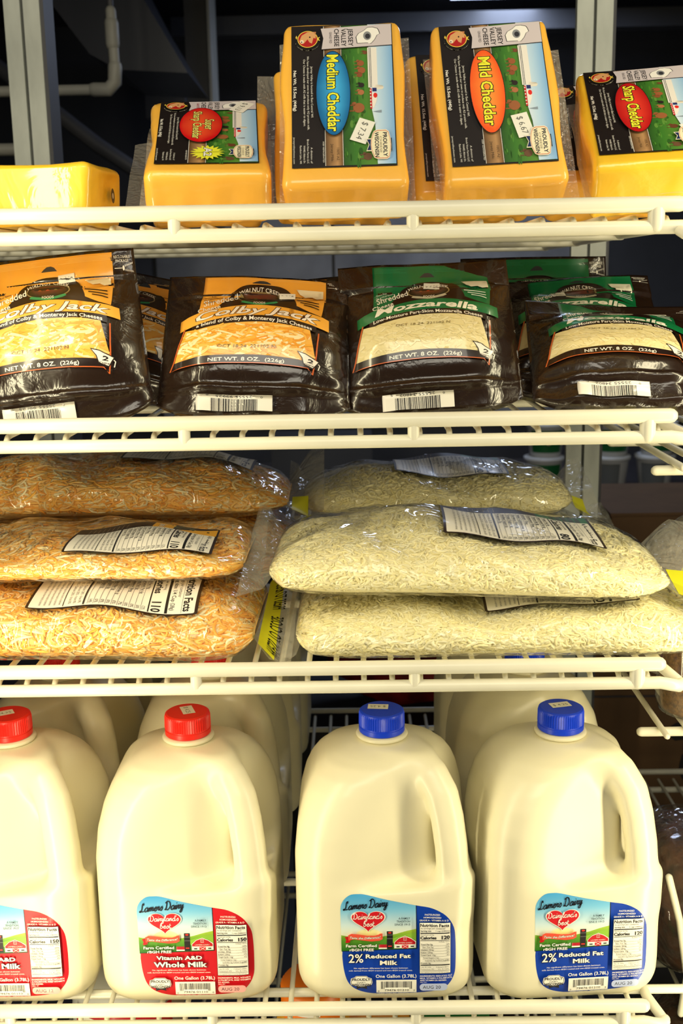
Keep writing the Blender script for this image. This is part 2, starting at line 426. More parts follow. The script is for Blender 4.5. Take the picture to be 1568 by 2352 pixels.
tube('pipe', [(-1.2, py, pz), (-0.445, py, pz)], 0.0095, MT['pvc'], pp); tube('elbow', [(-0.455, py, pz), (-0.430, py, pz), (-0.418, py, pz+.012), (-0.416, py, pz+.038)], 0.0125, MT['pvc'], pp)
tube('pipe', [(-0.416, py, pz+.02), (-0.418, py, pz+.13)], 0.0095, MT['pvc'], pp); tube('coupling', [(-0.418, py, pz+.075), (-0.418, py, pz+.110)], 0.0125, MT['pvc'], pp)
tube('pipe', [(-0.418, py, pz+.12), (-0.418, py, 2.125)], 0.0055, MT['cond'], pp)
p2 = empty('valve_pipe', (0, 0, 0)); tag(p2, 'short grey pipe with a valve at the left edge above the yellow cheese block', 'pipe')
tube('pipe', [(-0.9, 1.85, 1.515), (-0.53, 1.85, 1.515)], 0.010, MT['pvc'], p2); tube('valve', [(-0.61, 1.84, 1.512), (-0.585, 1.84, 1.515)], [0.022, 0.017], MT['cond'], p2)
t = tube('diagonal_brace', [(-0.95, 2.7, 1.90), (-0.60, 2.7, 1.62), (-0.32, 2.7, 1.43)], 0.018, MT['cond']); tag(t, 'dark diagonal brace pipe behind the super sharp cheddar', 'brace')

# ================================================================ WIRE SHELVES
SZ = {1: 1.3415, 2: 1.1885, 3: 0.9925, 4: 0.6880, 5: 0.4300}
LAB = {1: 'top white wire shelf carrying the cheddar blocks', 2: 'white wire shelf carrying the small shredded cheese pouches',
       3: 'white wire shelf carrying the large shredded cheese bags', 4: 'white wire shelf under the milk jugs', 5: 'lowest white wire shelf seen below the milk jugs'}
V, F = tube_data([(0, -0.0025, -0.0062), (0, 0.0005, -0.0030), (0, 0.004, -0.0006), (0, 0.010, 0), (0, 0.648, 0)], 0.0023, 8); WIRE = bpy.data.meshes.new('wire'); WIRE.from_pydata([tuple(v) for v in V], [], F); WIRE.materials.append(MT['shelf']); WIRE.shade_smooth()
def shelf(i, x0=-0.47, x1=0.24, front=0.8155):
    s = empty('wire_shelf', (0, 0, SZ[i])); tag(s, LAB[i], 'shelf', 'wire shelves of the cooler')
    fy = front
    tube('front_rail', [(x0, fy-0.001, 0.0068), (x1-0.004, fy-0.001, 0.0068)], 0.0057, MT['shelf'], s, 16)
    tube('support_rail', [(x0, fy, -0.0092), (x1-0.002, fy, -0.0092), (x1+0.006, fy-0.001, -0.0105), (x1+0.013, fy+0.001, -0.0125), (x1+0.0165, fy+0.006, -0.0125)], 0.0050, MT['shelf'], s, 14)
    tube('side_rail', [(x1+0.0165, fy+0.004, -0.0125), (x1+0.008, fy+0.03, -0.008), (x1+0.006, fy+0.06, -0.0065), (x1+0.006, 1.462, -0.0065)], 0.0045, MT['shelf'], s, 10)
    for cx in (-0.302, -0.129, 0.044, 0.2195):
        tube('rail_connector', [(cx, fy-0.0005, -0.008), (cx, fy-0.0005, 0.004)], 0.0046 if cx < .2 else .0062, MT['shelf'], s, 10)
    for yb in ((0.856,) if i >= 4 else ())+(1.037, 1.235, 1.432, 1.472):
        tube('cross_bar', [(x0, yb, -0.0075 if yb < 1.45 else .004), (x1+(0.05 if yb == 0.856 and i == 4 else 0.008), yb, -0.0075 if yb < 1.45 else .004)], 0.0040, MT['shelf'], s, 8)
    k = 0; x = 0.2285
    while x > x0+0.01:
        o = bpy.data.objects.new('wire', WIRE); COL.objects.link(o); o.parent = s; o.location = (x, fy+0.003, -0.0021)
        x -= 0.02245
    if i == 1:
        tube('hook', [(0.236, fy-0.004, -0.012), (0.238, fy-0.012, -0.015)], 0.004, MT['shelf'], s)
    return s
for i in range(1, 6): shelf(i)
# neighbouring rack to the right
def side_shelf(z, x0, label, nw=9, wr=0.0032):
    s = empty('wire_shelf', (x0, 0, z)); tag(s, label, 'shelf', 'wire shelves of the neighbouring rack')
    for k in range(nw):
        tube('wire', [(0.008+k*0.0225, 0.90, 0), (0.008+k*0.0225, 1.53, 0)], wr, MT['shelf'], s, 8)
    for yb in (0.925, 1.09, 1.30, 1.51, 1.545): tube('cross_bar', [(-0.008, yb, -0.0062 if yb < 1.54 else .006), (0.24, yb, -0.0062 if yb < 1.54 else .006)], 0.0045, MT['shelf'], s, 8)
    return s
side_shelf(1.140, 0.266, 'right rack wire shelf beside the end of the small pouch shelf', 8, 0.0034)
side_shelf(0.900, 0.263, 'right rack wire shelf carrying the bag of brown spice', 9, 0.0027)
side_shelf(0.550, 0.330, 'lower right rack wire shelf in front of the cardboard box', 8, 0.0022)
up_ = tube('rack_upright', [(0.303, 0.86, 0.0), (0.303, 0.86, 0.800)], 0.0125, MT['upright'], None, 14); tag(up_, 'grey rack upright at the lower right edge beside the last milk jug', 'upright')
# ================================================================ MILK JUGS (blow moulded body from a distance field)
def surface_nets(D, org, h):
    nx, ny, nz = D.shape
    S = D < 0
    c = np.zeros((nx-1, ny-1, nz-1), int)
    P = np.zeros((nx-1, ny-1, nz-1, 3)); W = np.zeros((nx-1, ny-1, nz-1))
    cor = [(i, j, k) for i in (0, 1) for j in (0, 1) for k in (0, 1)]
    sl = lambda o: (slice(o[0], nx-1+o[0]), slice(o[1], ny-1+o[1]), slice(o[2], nz-1+o[2]))
    for a in range(8):
        for b in range(a+1, 8):
            A, B = cor[a], cor[b]
            if sum(abs(p-q) for p, q in zip(A, B)) != 1: continue
            da, db = D[sl(A)], D[sl(B)]; cr = (da < 0) != (db < 0)
            t = np.where(cr, da/(np.where(cr, da-db, 1)), 0)
            for ax in range(3): P[..., ax] += np.where(cr, A[ax]+t*(B[ax]-A[ax]), 0)
            W += cr
    act = W > 0; idx = -np.ones(W.shape, int); idx[act] = np.arange(act.sum())
    gi = np.argwhere(act); V = (P[act]/W[act][:, None] + gi)*h + org
    F = []
    for ax in range(3):
        o = [0, 0, 0]; o[ax] = 1
        s0 = S[tuple(slice(0, n-(1 if i == ax else 0)) for i, n in enumerate(S.shape))]
        s1 = S[tuple(slice(1 if i == ax else 0, n) for i, n in enumerate(S.shape))]
        e = np.argwhere(s0 != s1); u, v = (ax+1) % 3, (ax+2) % 3
        ok = (e[:, u] > 0) & (e[:, v] > 0) & (e[:, u] < D.shape[u]-1) & (e[:, v] < D.shape[v]-1); e = e[ok]
        ins = s0[tuple(e.T)]
        q = []
        for du, dv in ((-1, -1), (0, -1), (0, 0), (-1, 0)):
            f = e.copy(); f[:, u] += du; f[:, v] += dv; q.append(idx[tuple(f.T)])
        q = np.stack(q, 1); q[~ins] = q[~ins][:, ::-1]; F.append(q)
    return V, np.concatenate(F)
def smin(a, b, k): hh = np.clip(.5+.5*(b-a)/k, 0, 1); return b*(1-hh)+a*hh-k*hh*(1-hh)
def smax(a, b, k): return -smin(-a, -b, k)
def jug_mesh():
    h = 0.0021
    xs = np.arange(-.086, .0861, h); zs = np.arange(-.006, .243, h)
    x, y, z = np.meshgrid(xs, xs, zs, indexing='ij')
    zp = [-.01, 0, .004, .010, .018, .03, .13, .155, .175, .188, .198, .206, .2115, .2150, .2170, .219, .25]
    wp = [.066, .066, .0705, .0745, .0765, .077, .077, .0745, .0695, .0642, .0580, .0495, .0390, .0285, .0225, .0175, .0170]
    w_ = np.interp(z, zp, wp); dw = np.interp(z+.002, zp, wp)-np.interp(z-.002, zp, wp)
    sc = 1/np.sqrt(1+(dw/.004)**2)
    r = np.minimum(w_, np.interp(z, [0, .15, .20, .22], [.030, .034, .036, .026]))
    qx = np.abs(x)-(w_-r); qy = np.abs(y)-(w_-r)
    d = (np.hypot(np.maximum(qx, 0), np.maximum(qy, 0)) + np.minimum(np.maximum(qx, qy), 0) - r)*sc
    d = smax(d, -z, .008); d = smax(d, z-.236, .002)
    # the small moulded pinch at the lower left of the front
    d = smax(d, .012-np.sqrt((x+.078)**2+(y+.078)**2+(z-.004)**2*.8), .010)
    t = (x-y)/math.sqrt(2); s = (x+y)/math.sqrt(2)
    dd = np.interp(z, [.10, .15, .19, .21], [.0575, .0545, .0510, .048])
    res = smax(.371*x-.928*y-dd, .928*x-.371*y-dd, .007)
    c = smax(-res, (.108+.10*(t-.05))-z, .014)
    d = smax(d, -c, .006)
    hz = np.interp(z, [.09, .11, .14, .165, .182, .194, .203, .21], [.083, .0830, .0805, .0765, .0715, .062, .048, .034])
    path = np.array([(.018, .2125), (.040, .2075), (.058, .1985), (.0695, .184), (.0755, .165), (.0800, .140), (.0825, .115), (.0800, .085), (.072, .07)])
    hd = np.full(x.shape, 9.)
    for (a0, b0), (a1, b1) in zip(path[:-1], path[1:]):
        L2 = (a1-a0)**2+(b1-b0)**2
        u = np.clip(((t-a0)*(a1-a0)+(z-b0)*(b1-b0))/L2, 0, 1)
        hd = np.minimum(hd, np.sqrt((t-a0-u*(a1-a0))**2+(z-b0-u*(b1-b0))**2+(s*.86)**2))
    hd = hd-.0130
    d = smin(d, hd, .013)
    d = smax(d, np.minimum(z-.2165, 9)*np.clip((np.hypot(x, y)-.0172)*900, 0, 1)-(1-np.clip((np.hypot(x, y)-.0172)*900, 0, 1))*.01, .0015)
    V, F = surface_nets(d, np.array([xs[0], xs[0], zs[0]]), h)
    me = bpy.data.meshes.new('jug_body'); me.from_pydata(V.tolist(), [], F.tolist()); me.update()
    bm = bmesh.new(); bm.from_mesh(me)
    for _ in range(3): bmesh.ops.smooth_vert(bm, verts=bm.verts, factor=0.5, use_axis_x=True, use_axis_y=True, use_axis_z=True)
    bm.to_mesh(me); bvh = BVHTree.FromBMesh(bm); bm.free()
    me.materials.append(MT['jug']); me.shade_smooth()
    return me, bvh
JUG, JBVH = jug_mesh()
LX0, LX1, LY0, LY1 = 130, 1445, 115, 1345
def jug_map(A):
    P = []; N = []
    for a in A:
        x = (a[0]-(LX0+LX1)/2)/(LX1-LX0)*.097+.0105; z = .0125+(LY1-a[1])/(LY1-LY0)*.0945
        loc, nor, _, _ = JBVH.ray_cast(Vector((x, -.3, z)), Vector((0, 1, 0)))
        if loc is None: loc, nor = Vector((x, -.06, z)), Vector((0, -1, 0))
        P.append(loc); N.append(tuple(nor))
    return np.array(P), np.array(N, float)
def milk_label(parent, kind, date):
    p = Print(); red = kind == 'whole'
    base = '#cf1020' if red else '#0a3fae'
    out = cat_rom([(150, 640), (128, 330), (150, 200), (230, 125), (330, 115), (440, 128), (700, 185), (985, 245), (1180, 285), (1330, 370), (1420, 520), (1443, 700), (1445, 960), (1430, 1110), (1360, 1230), (1240, 1300), (1000, 1335), (600, 1345), (430, 1330), (290, 1275), (200, 1180), (155, 1020), (138, 820)], 4)
    p.poly([(a, b) for a, b in out[:-1]] , base)
    sky = [q for q in out[:-1] if q[0] < 990 and q[1] < 650]
    # picture panel
    top = [(a, b) for a, b in out if a <= 990 and b < 560]
    i0 = min(range(len(out)), key=lambda i: abs(out[i][0]-128)+abs(out[i][1]-330))
    ring = [(132, 640)] + [(a, b) for a, b in out[i0:] if a <= 985 and b < 400] + [(990, 246), (990, 640)]
    p.poly(ring, grad([(115, '#3f9fd8'), (300, '#7cc4e8'), (480, '#cfe6ea'), (640, '#f3efc8')]))
    p.ell(450, 600, 150, 75, radial(450, 600, 150, 75, '#fff6a0', '#f0ecb8'))
    p.poly([(133, 800), (132, 600), (230, 620), (400, 650), (560, 630), (760, 590), (880, 555), (990, 530), (990, 775), (135, 800)], grad([(540, '#a8c83c'), (650, '#5f9e2c'), (800, '#1f6a1e')]))
    p.poly([(700, 650), (860, 600), (990, 575), (990, 700), (700, 700)], '#8fbf3a')
    p.line([(135, 797), (998, 772)], 6, '#101418'); p.line([(992, 246), (998, 772)], 7, '#101418')
    # silo and barns
    p.rect(560, 718, 660, 756, '#b8202a'); p.rect(560, 756, 660, 772, '#f0ece0')
    p.rect(655, 556, 722, 772, '#23201f'); p.rect(655, 600, 722, 604, '#8a8a88'); p.rect(655, 645, 722, 649, '#8a8a88')
    p.ell(688, 574, 20, 11, '#d8342c'); p.rect(668, 730, 710, 745, '#d8342c')
    p.poly([(738, 765), (738, 690), (790, 640), (862, 612), (930, 640), (988, 680), (988, 760)], '#f0ece0')
    p.poly([(744, 716), (744, 692), (792, 645), (862, 620), (930, 647), (980, 686), (980, 716)], '#c81e26')
    p.rect(826, 720, 900, 768, '#c81e26'); p.line([(828, 722), (898, 766)], 4, '#f0ece0'); p.line([(898, 722), (828, 766)], 4, '#f0ece0')
    p.rect(764, 738, 800, 752, '#30302c'); p.rect(926, 734, 962, 748, '#30302c')
    p.frame([(845, 632), (878, 632), (878, 668), (845, 668)], 4, '#f0ece0'); p.line([(861, 632), (861, 668)], 3, '#f0ece0')
    p.text('LAMERS DAIRY', 862, 702, 168, 14, '#f4e8dc', anchor='c')
    # names
    p.cursive('Lamers Dairy', 165, 292, 500, 47, '#0c1220', 12, rot=-5)
    hp = []
    for k in range(60):
        t = 2*math.pi*k/60; X = 16*math.sin(t)**3; Y = 13*math.cos(t)-5*math.cos(2*t)-2*math.cos(3*t)-math.cos(4*t)
        hp.append((443+X*12.4, 410-Y*9.0))
    p.poly(hp, '#f4ece0'); p.poly([(443+(a-443)*.94, 406+(b-406)*.94) for a, b in hp], '#d01824')
    p.cursive("Dairyland's", 272, 400, 335, 33, '#fbf4ea', 7.5, slant=.10, rot=-1)
    p.cursive('best', 388, 484, 125, 33, '#fbf4ea', 7.5, slant=.10)
    for k, (t, w_) in enumerate((('A FAMILY', 130), ('TRADITION', 152), ('SINCE 1913', 176))):
        p.text(t, 920, 402+k*37, w_, 24, '#1e3440', anchor='r', bold=.01)
    # ribbon
    p.poly([(172, 612), (235, 600), (235, 672), (205, 685), (178, 680), (190, 648)], '#c01018')
    p.poly([(212, 590), (250, 572), (330, 580), (430, 596), (520, 596), (570, 580), (570, 574), (604, 570), (606, 640), (570, 660), (480, 668), (380, 655), (280, 640), (215, 655)], '#e8543c')
    p.text('Taste the Difference!', 232, 626, 350, 26, '#fff4e4', shear=.25, bold=.015, outline='#241010', ow=.05, bend=lambda v: 22*math.sin(v/350*3.14*.9+.3)*.6)
    p.text('Farm Certified', 186, 736, 350, 34, '#fffaf0', bold=.022, outline='#10240e', ow=.04)
    p.text('rBGH FREE', 228, 785, 275, 32, '#fffaf0', bold=.022, outline='#10240e', ow=.04)
    wh = '#fdf8ea'; dk = '#140c10'
    if red:
        p.text('Vitamin A&D', 330, 868, 520, 46, wh, bold=.030, outline=dk, ow=.045)
        p.text('Whole Milk', 298, 958, 600, 62, wh, bold=.030, outline=dk, ow=.045)
    else:
        p.text('2%', 215, 925, 165, 105, wh, bold=.012, outline=dk, ow=.045)
        p.text('Reduced Fat', 412, 872, 510, 48, wh, bold=.030, outline=dk, ow=.045)
        p.text('Milk', 575, 955, 190, 52, wh, bold=.030, outline=dk, ow=.045)
    p.text('No significant difference has been shown between', 272, 1003, 620, 17, wh)
    p.text('milk derived from rBGH treated and non-rBGH treated cows.', 215, 1033, 730, 17, wh)
    p.text('One Gallon (3.78L)', 522, 1115, 468, 40, wh, bold=.012)
    # wisconsin badge
    def badge(s_, a):
        return [(355+s_*dx, 1170+s_*dy) for dx, dy in ((-118, 30), (-128, 0), (-118, -50), (-80, -62), (-60, -80), (60, -80), (80, -62), (118, -50), (128, 0), (118, 30), (80, 45), (0, 55), (-80, 45))]
    p.poly([(300, 1215), (415, 1215), (422, 1255), (358, 1238), (300, 1255)], '#1c1a1e')
    p.poly(badge(1.0, 0), '#f4f0e2'); p.poly(badge(.95, 0), '#1c1a1e'); p.poly(badge(.90, 0), '#f4f0e2')
    p.text('PROUDLY', 355, 1150, 205, 30, '#1c1a1e', bold=.03, anchor='c'); p.text('DAIRY', 355, 1180, 100, 18, '#1c1a1e', anchor='c')
    p.text('WISCONSIN', 355, 1217, 215, 30, '#1c1a1e', bold=.03, anchor='c')
    # barcode
    p.rect(528, 1140, 990, 1300, '#f6f2e4'); p.barcode(580, 1160, 938, 1255, 40, 5 if red else 8)
    p.rect(622, 1240, 905, 1260, '#f6f2e4')
    p.text('79476 01110' if red else '79476 01210', 622, 1283, 280, 26, '#1c1a1e'); p.text('0', 546, 1292, 16, 20, '#1c1a1e'); p.text('0' if red else '7', 955, 1288, 16, 20, '#1c1a1e')
    p.text('LAMERS DAIRY INC., APPLETON, WI 54915', 540, 1316, 480, 14, wh); p.text('PLANT 55-0457   www.lamersdairyinc.com', 540, 1334, 470, 13, wh)
    # right column
    p.text('PASTEURIZED', 1175, 352, 175, 20, wh, bold=.01, anchor='c'); p.text('HOMOGENIZED', 1175, 386, 200, 20, wh, bold=.01, anchor='c')
    p.text('GRADE A - VITAMIN A & D', 1190, 420, 325, 20, wh, bold=.01, anchor='c')
    x0, x1 = 1030, 1372
    p.rect(x0-5, 435, x1+5, 1065, '#17171a'); p.rect(x0, 440, x1, 1060, '#f4f0e2')
    p.text('Nutrition Facts', x0+8, 488, 318, 38, '#17171a', bold=.03)
    p.text('16 servings per container', x0+10, 516, 280, 18, '#38383a'); p.text('Serving size', x0+10, 548, 120, 18, '#17171a', bold=.015); p.text('1 cup (240mL)', x1-8, 548, 150, 18, '#17171a', anchor='r')
    p.rect(x0+8, 560, x1-8, 572, '#17171a'); p.text('Amount per serving', x0+10, 592, 150, 14, '#17171a')
    p.text('Calories', x0+8, 640, 180, 36, '#17171a', bold=.03); p.text('150' if red else '120', x1-8, 640, 84, 42, '#17171a', bold=.03, anchor='r')
    p.rect(x0+8, 652, x1-8, 658, '#17171a'); p.text('% Daily Value', x1-8, 678, 118, 13, '#17171a', anchor='r')
    rows = (('Total Fat 8g' if red else 'Total Fat 5g', 0, '10%' if red else '6%'), ('Sat. Fat 5g' if red else 'Sat. Fat 3g', 20, '25%' if red else '15%'), ('Cholest. 35mg', 0, '12%' if red else '7%'), ('Sodium 125mg', 0, '5%'), ('Total Carb. 12g', 0, '4%'), ('Total Sugars 12g', 24, ''), ('Includes 0g Added Sugars', 50, '0%'), ('Protein 8g', 0, ''))
    for k, (a, ind, c_) in enumerate(rows):
        yy = 712+k*32; p.text(a, x0+10+ind, yy, min(260, len(a)*11.2), 17, '#2c2c2e', bold=.012 if not ind else 0)
        if c_: p.text(c_, x1-10, yy, len(c_)*15, 17, '#2c2c2e', anchor='r')
        if k < 7: p.rect(x0+8+ind, yy+6, x1-8, yy+8, '#2c2c2e')
    p.rect(x0+8, 946, x1-8, 958, '#17171a')
    p.text('Vit. D 15%   -   Calcium 25%', x0+12, 985, 310, 15, '#38383a'); p.text('Potassium 8%  -  Vit. A 15%', x0+12, 1010, 310, 15, '#38383a'); p.rect(x0+8, 1020, x1-8, 1024, '#17171a')
    p.text('Not a significant source of trans fat, fiber and iron', x0+12, 1046, 310, 13, '#38383a')
    if red: L3 = ('INGREDIENTS: MILK, VITAMIN', 'A PALMITATE, AND VITAMIN', 'D3 ADDED.')
    else: L3 = ('INGREDIENTS: REDUCED FAT', 'MILK, VITAMIN A PALMITATE,', 'AND VITAMIN D3 ADDED.')
    for k, t in enumerate(L3): p.text(t, x0, 1094+k*27, 360 if k < 2 else (130 if red else 300), 18, wh, bold=.008)
    p.text('SELL BY:', x0, 1168, 80, 11, wh)
    p.rrect(1026, 1180, 1340, 1268, 42, '#efa8a0' if red else '#b8c4e8')
    p.text(date, 1062, 1244, 205, 38, '#2a2426')
    return p.build('label', jug_map, 40, parent, MT['print'], lift=2.4e-5)
prof = [(.0194, 0), (.0202, .0008), (.0202, .0048), (.0197, .0052), (.0197, .0060), (.0203, .0064), (.0201, .0165), (.0194, .0187), (.0178, .0197), (.004, .0200)]
CV, CF = lathe_data(prof, 120, ribs=(.0062, .0168, .0006))
NV, NF = lathe_data([(.0190, 0), (.0222, .0008), (.0230, .0024), (.0220, .0040), (.0188, .0048)], 48)
def make_jug(kind, date, label, group, price, loc, rot=0, src=None, stk=(0, 0, 20)):
    if src:
        r = copy_tree(src)
    else:
        r = empty('milk_jug')
        o = bpy.data.objects.new('jug_body', JUG); COL.objects.link(o); o.parent = r
        mesh_obj('neck_ring', NV, NF, MT['jug'], r, True, (0, 0, .2165))
        cp = mesh_obj('cap', CV, CF, MT['red'] if kind == 'whole' else MT['blue'], r, False, (0, 0, .2215)); cp['label'] = ('red' if kind == 'whole' else 'blue')+' ribbed screw cap'
        def fn(A):
            a = R(stk[2]); x = A[:, 0]*1.8e-4; y = -A[:, 1]*1.8e-4
            return np.stack([stk[0]+x*math.cos(a)-y*math.sin(a), stk[1]+x*math.sin(a)+y*math.cos(a), np.full(len(A), .02005)], 1), np.tile([0, 0, 1.], (len(A), 1))
        price_tag(cp, price, 0, 0, fn)
        milk_label(r, kind, date)
    r.location = loc; r.rotation_euler = (0, 0, R(rot)); tag(r, label, 'milk jug', group)
    return r
G4 = SZ[4]
j1 = make_jug('whole', 'AUG 12', 'gallon milk jug with red cap and AUG 12 date, cut by the left edge', 'front row of milk jugs', '$ 4.25', (-.3110, .9010, G4), 0, None, (-.004, 0, 28))
j2 = make_jug('whole', 'AUG 20', 'gallon jug of whole milk with red cap and red AUG 20 label', 'front row of milk jugs', '$ 4.25', (-.1520, .9010, G4), 0, None, (0, .002, -70))
j3 = make_jug('two', 'AUG 20', 'reduced fat milk gallon with blue cap, price sticker upside down, beside the whole milk', 'front row of milk jugs', '$ 4.25', (.0195, .9010, G4), 0, None, (-.003, .004, 175))
j4 = make_jug('two', 'AUG 20', 'reduced fat milk gallon with blue cap at the right end of the front row', 'front row of milk jugs', '$ 4.25', (.1770, .9010, G4), 4, None, (0, .003, 10))
def back(src, x, y, rot, label): return make_jug('', '', label, 'milk jugs standing behind the front row', '', (x, y, G4), rot, src)
back(j1, -.3080, 1.062, -2, 'capped milk jug directly behind the leftmost jug, its handle showing')
back(j2, -.1520, 1.062, 1, 'milk jug directly behind the whole milk jug dated AUG 20')
back(j2, -.1480, 1.222, 2, 'third milk jug in the row behind the whole milk dated AUG 20')
back(j2, -.1440, 1.380, 0, 'rearmost milk jug in the row behind the whole milk dated AUG 20')
back(j1, -.3060, 1.222, 3, 'third milk jug back in the leftmost row, mostly hidden')
back(j4, .1700, 1.062, 0, 'milk jug behind the rightmost front jug, shaded by the shelf')
back(j4, .1690, 1.220, 0, 'rear milk jug of the right row, only a sliver of its left side showing')
# ================================================================ CHEDDAR BLOCKS
def block_mesh(W, L, T, seed):
    """rounded slab: x width, z height L, front face y=0, back y=T, slightly lumpy"""
    bm = bmesh.new(); box(bm, (0, T/2, L/2), (W, T, L))
    bmesh.ops.bevel(bm, geom=bm.edges[:], offset=.0065, segments=5, affect='EDGES', profile=.5)
    for ax, lo, hi in ((0, -W/2, W/2), (1, 0, T), (2, 0, L)):
        n = 10 if ax != 1 else 4
        for k in range(1, n):
            co = [0, 0, 0]; co[ax] = lo+(hi-lo)*k/n; no = [0, 0, 0]; no[ax] = 1
            bmesh.ops.bisect_plane(bm, geom=bm.verts[:]+bm.edges[:]+bm.faces[:], plane_co=co, plane_no=no)
    o = Vector((seed*3.1, seed*1.7, 0))
    bm.normal_update()
    for v in bm.verts:
        n_ = noise.noise(v.co*28+o)*.0016 + noise.noise(v.co*9+o)*.0016
        # keep the printed face flat enough
        if v.normal.y < -.9: n_ *= .15
        v.co += v.normal*n_
        if v.normal.x > .5 or v.normal.x < -.5: v.co.x += v.normal.x*.0015*math.sin(v.co.z*55+seed)
    return bm
VAR = {
 'medium': dict(oval=radial(627, 955, 200, 460, '#45b4f0', '#0a62a0'), t='Medium Cheddar', price='$ 7.34', bone='#0a1830'),
 'mild': dict(oval=radial(627, 955, 200, 460, '#ff9a3c', '#f4581c'), t='Mild Cheddar', price='$ 6.67', bone='#3a1408'),
 'sharp': dict(oval=radial(627, 955, 200, 460, '#e8402c', '#b81014'), t='Sharp Cheddar', price='$ 7.51', bone='#2a0808'),
 'super': dict(oval=radial(627, 925, 210, 440, '#f04a20', '#d80c14'), t='Super Sharp Cheddar', price='$ 9.13', bone='#2a0808'),
}
def cheese_label(parent, kind, W, L):
    v = VAR[kind]; p = Print()
    p.rect(133, 175, 1345, 1742, '#1c1514')
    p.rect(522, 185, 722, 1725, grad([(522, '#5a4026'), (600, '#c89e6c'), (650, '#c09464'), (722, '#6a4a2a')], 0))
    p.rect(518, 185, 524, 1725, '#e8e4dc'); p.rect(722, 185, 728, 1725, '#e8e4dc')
    p.rect(734, 185, 1332, 1725, grad([(734, '#2c5420'), (900, '#3f7a2a'), (1050, '#5a8a34')], 0))
    rg = random.Random(4)
    for k in range(60):
        a, b_ = rg.uniform(745, 1010), rg.uniform(470, 1715); p.ell(a, b_, rg.uniform(8, 26), rg.uniform(14, 60), rg.choice(('#356a24', '#4b8630', '#2e5c20', '#5f8f3a')), 8, lift=8)
    p.poly([(1050, 185), (1332, 185), (1332, 1725), (1120, 1725), (1105, 1300), (1075, 1150), (1060, 900)], grad([(1050, '#dfeaf2'), (1200, '#b4d4ee'), (1332, '#7fb0e0')], 0))
    # white barn with blue stripe, silo, red barn
    p.rect(1040, 450, 1150, 900, '#ece6de'); p.rect(1058, 450, 1064, 900, '#28304a'); p.rect(1074, 450, 1080, 900, '#28304a')
    p.poly([(1108, 900), (1130, 870), (1205, 880), (1222, 900), (1205, 922), (1108, 925)], '#e4dccc'); p.rect(1085, 905, 1135, 945, '#28306a')
    p.rect(1055, 910, 1078, 1135, '#c8242a')
    for k in range(6): p.rect(1055, 925+k*36, 1070, 937+k*36, '#f0e8e0')
    p.poly([(1078, 1130), (1078, 960), (1110, 965), (1140, 1010), (1128, 1060), (1100, 1120)], '#efe8e0'); p.ell(1118, 988, 24, 28, '#e02c24', 16)
    p.poly([(1080, 1165), (1150, 1155), (1185, 1150), (1185, 1180), (1150, 1178)], '#8a98a8')
    # cows
    for cx, cy, s_, c_ in ((955, 620, 1.1, '#9a5a34'), (965, 700, 1.2, '#a05e38'), (940, 750, .9, '#8c5030'), (958, 865, .9, '#2c2420'), (950, 945, 1.0, '#b07048'), (1012, 500, .7, '#7a4a30'), (920, 1115, 1.8, '#9c6038'), (1030, 1320, 1.2, '#6c4028'), (1010, 1640, 1.3, '#6a4a34')):
        p.ell(cx, cy, 38*s_, 30*s_, c_, 14, lift=22); p.ell(cx-30*s_, cy-26*s_, 16*s_, 11*s_, c_, 10, lift=22)
        p.rect(cx-70*s_, cy-20*s_, cx-25*s_, cy-13*s_, c_, lift=22); p.rect(cx-70*s_, cy+14*s_, cx-25*s_, cy+21*s_, c_, lift=22)
    # ribbon banner
    p.poly([(488, 222), (1335, 190), (1335, 430), (495, 462), (518, 335)], '#cfc4c8'); p.line([(495, 462), (1335, 432)], 7, '#2a2424')
    st = [(1005, 262), (1050, 228), (1110, 225), (1165, 240), (1180, 262), (1192, 300), (1160, 315), (1130, 365), (1090, 405), (1040, 400), (925, 400), (915, 330), (945, 290)]
    p.poly([(1055+(a-1055)*1.06, 315+(b-315)*1.06) for a, b in st], '#2a2628'); p.poly(st, '#f4f0ea'); p.ell(1045, 320, 48, 50, '#8a8c90', 20); p.ell(1050, 325, 30, 30, '#34343a', 14)
    p.poly([(1030, 380), (1090, 405), (1060, 410)], '#f4f0ea')
    for k, t in enumerate(('JERSEY', 'VALLEY', 'CHEESE')):
        p.text(t, 818-k*84, 232, 200, 56, '#1c1818', rot=90, bold=.012)
    p.text('GRASS FED', 590, 265, 130, 30, '#a8304a' if kind == 'super' else '#5a5256', rot=90)
    # breed badge
    p.ell(330, 345, 152, 118, '#16110f'); 
    for t, a0, rr, c_ in (('THE QUALITY MARK OF', -145, (134, 104), '#e8e4d4'), ('NATIONAL ALL-JERSEY INC', 20, (134, 104), '#e8e4d4')):
        for i, ch in enumerate(t):
            a = R(a0+i*7.2); p.text(ch, 330+rr[0]*math.cos(a), 345+rr[1]*math.sin(a), 13, 17, c_, rot=math.degrees(a)+90, anchor='c', lift=40) if ch != ' ' else None
    p.ell(330, 345, 122, 96, '#e6c850'); p.ell(330, 345, 112, 88, '#b01c1c')
    p.poly([(228, 365), (260, 300), (330, 262), (400, 262), (430, 300), (425, 340), (400, 330), (380, 395), (350, 380), (330, 345), (280, 395), (250, 395)], '#d8a06a'); p.ell(262, 372, 22, 20, '#f0dcc0', 14); p.ell(258, 376, 8, 8, '#20120c', 10); p.ell(356, 322, 9, 9, '#20120c', 10); p.poly([(400, 262), (432, 262), (425, 300)], '#c08050')
    p.poly([(452, 330), (480, 322), (462, 345), (480, 368), (452, 360)], '#e6c850'); p.poly([(196, 300), (206, 320), (196, 345), (184, 322)], '#e6c850')
    # descriptive text
    p.text('Net Wt. 15.5oz. (440g)', 158, 700, 445, 34, '#f0ece4', rot=90, bold=.02)
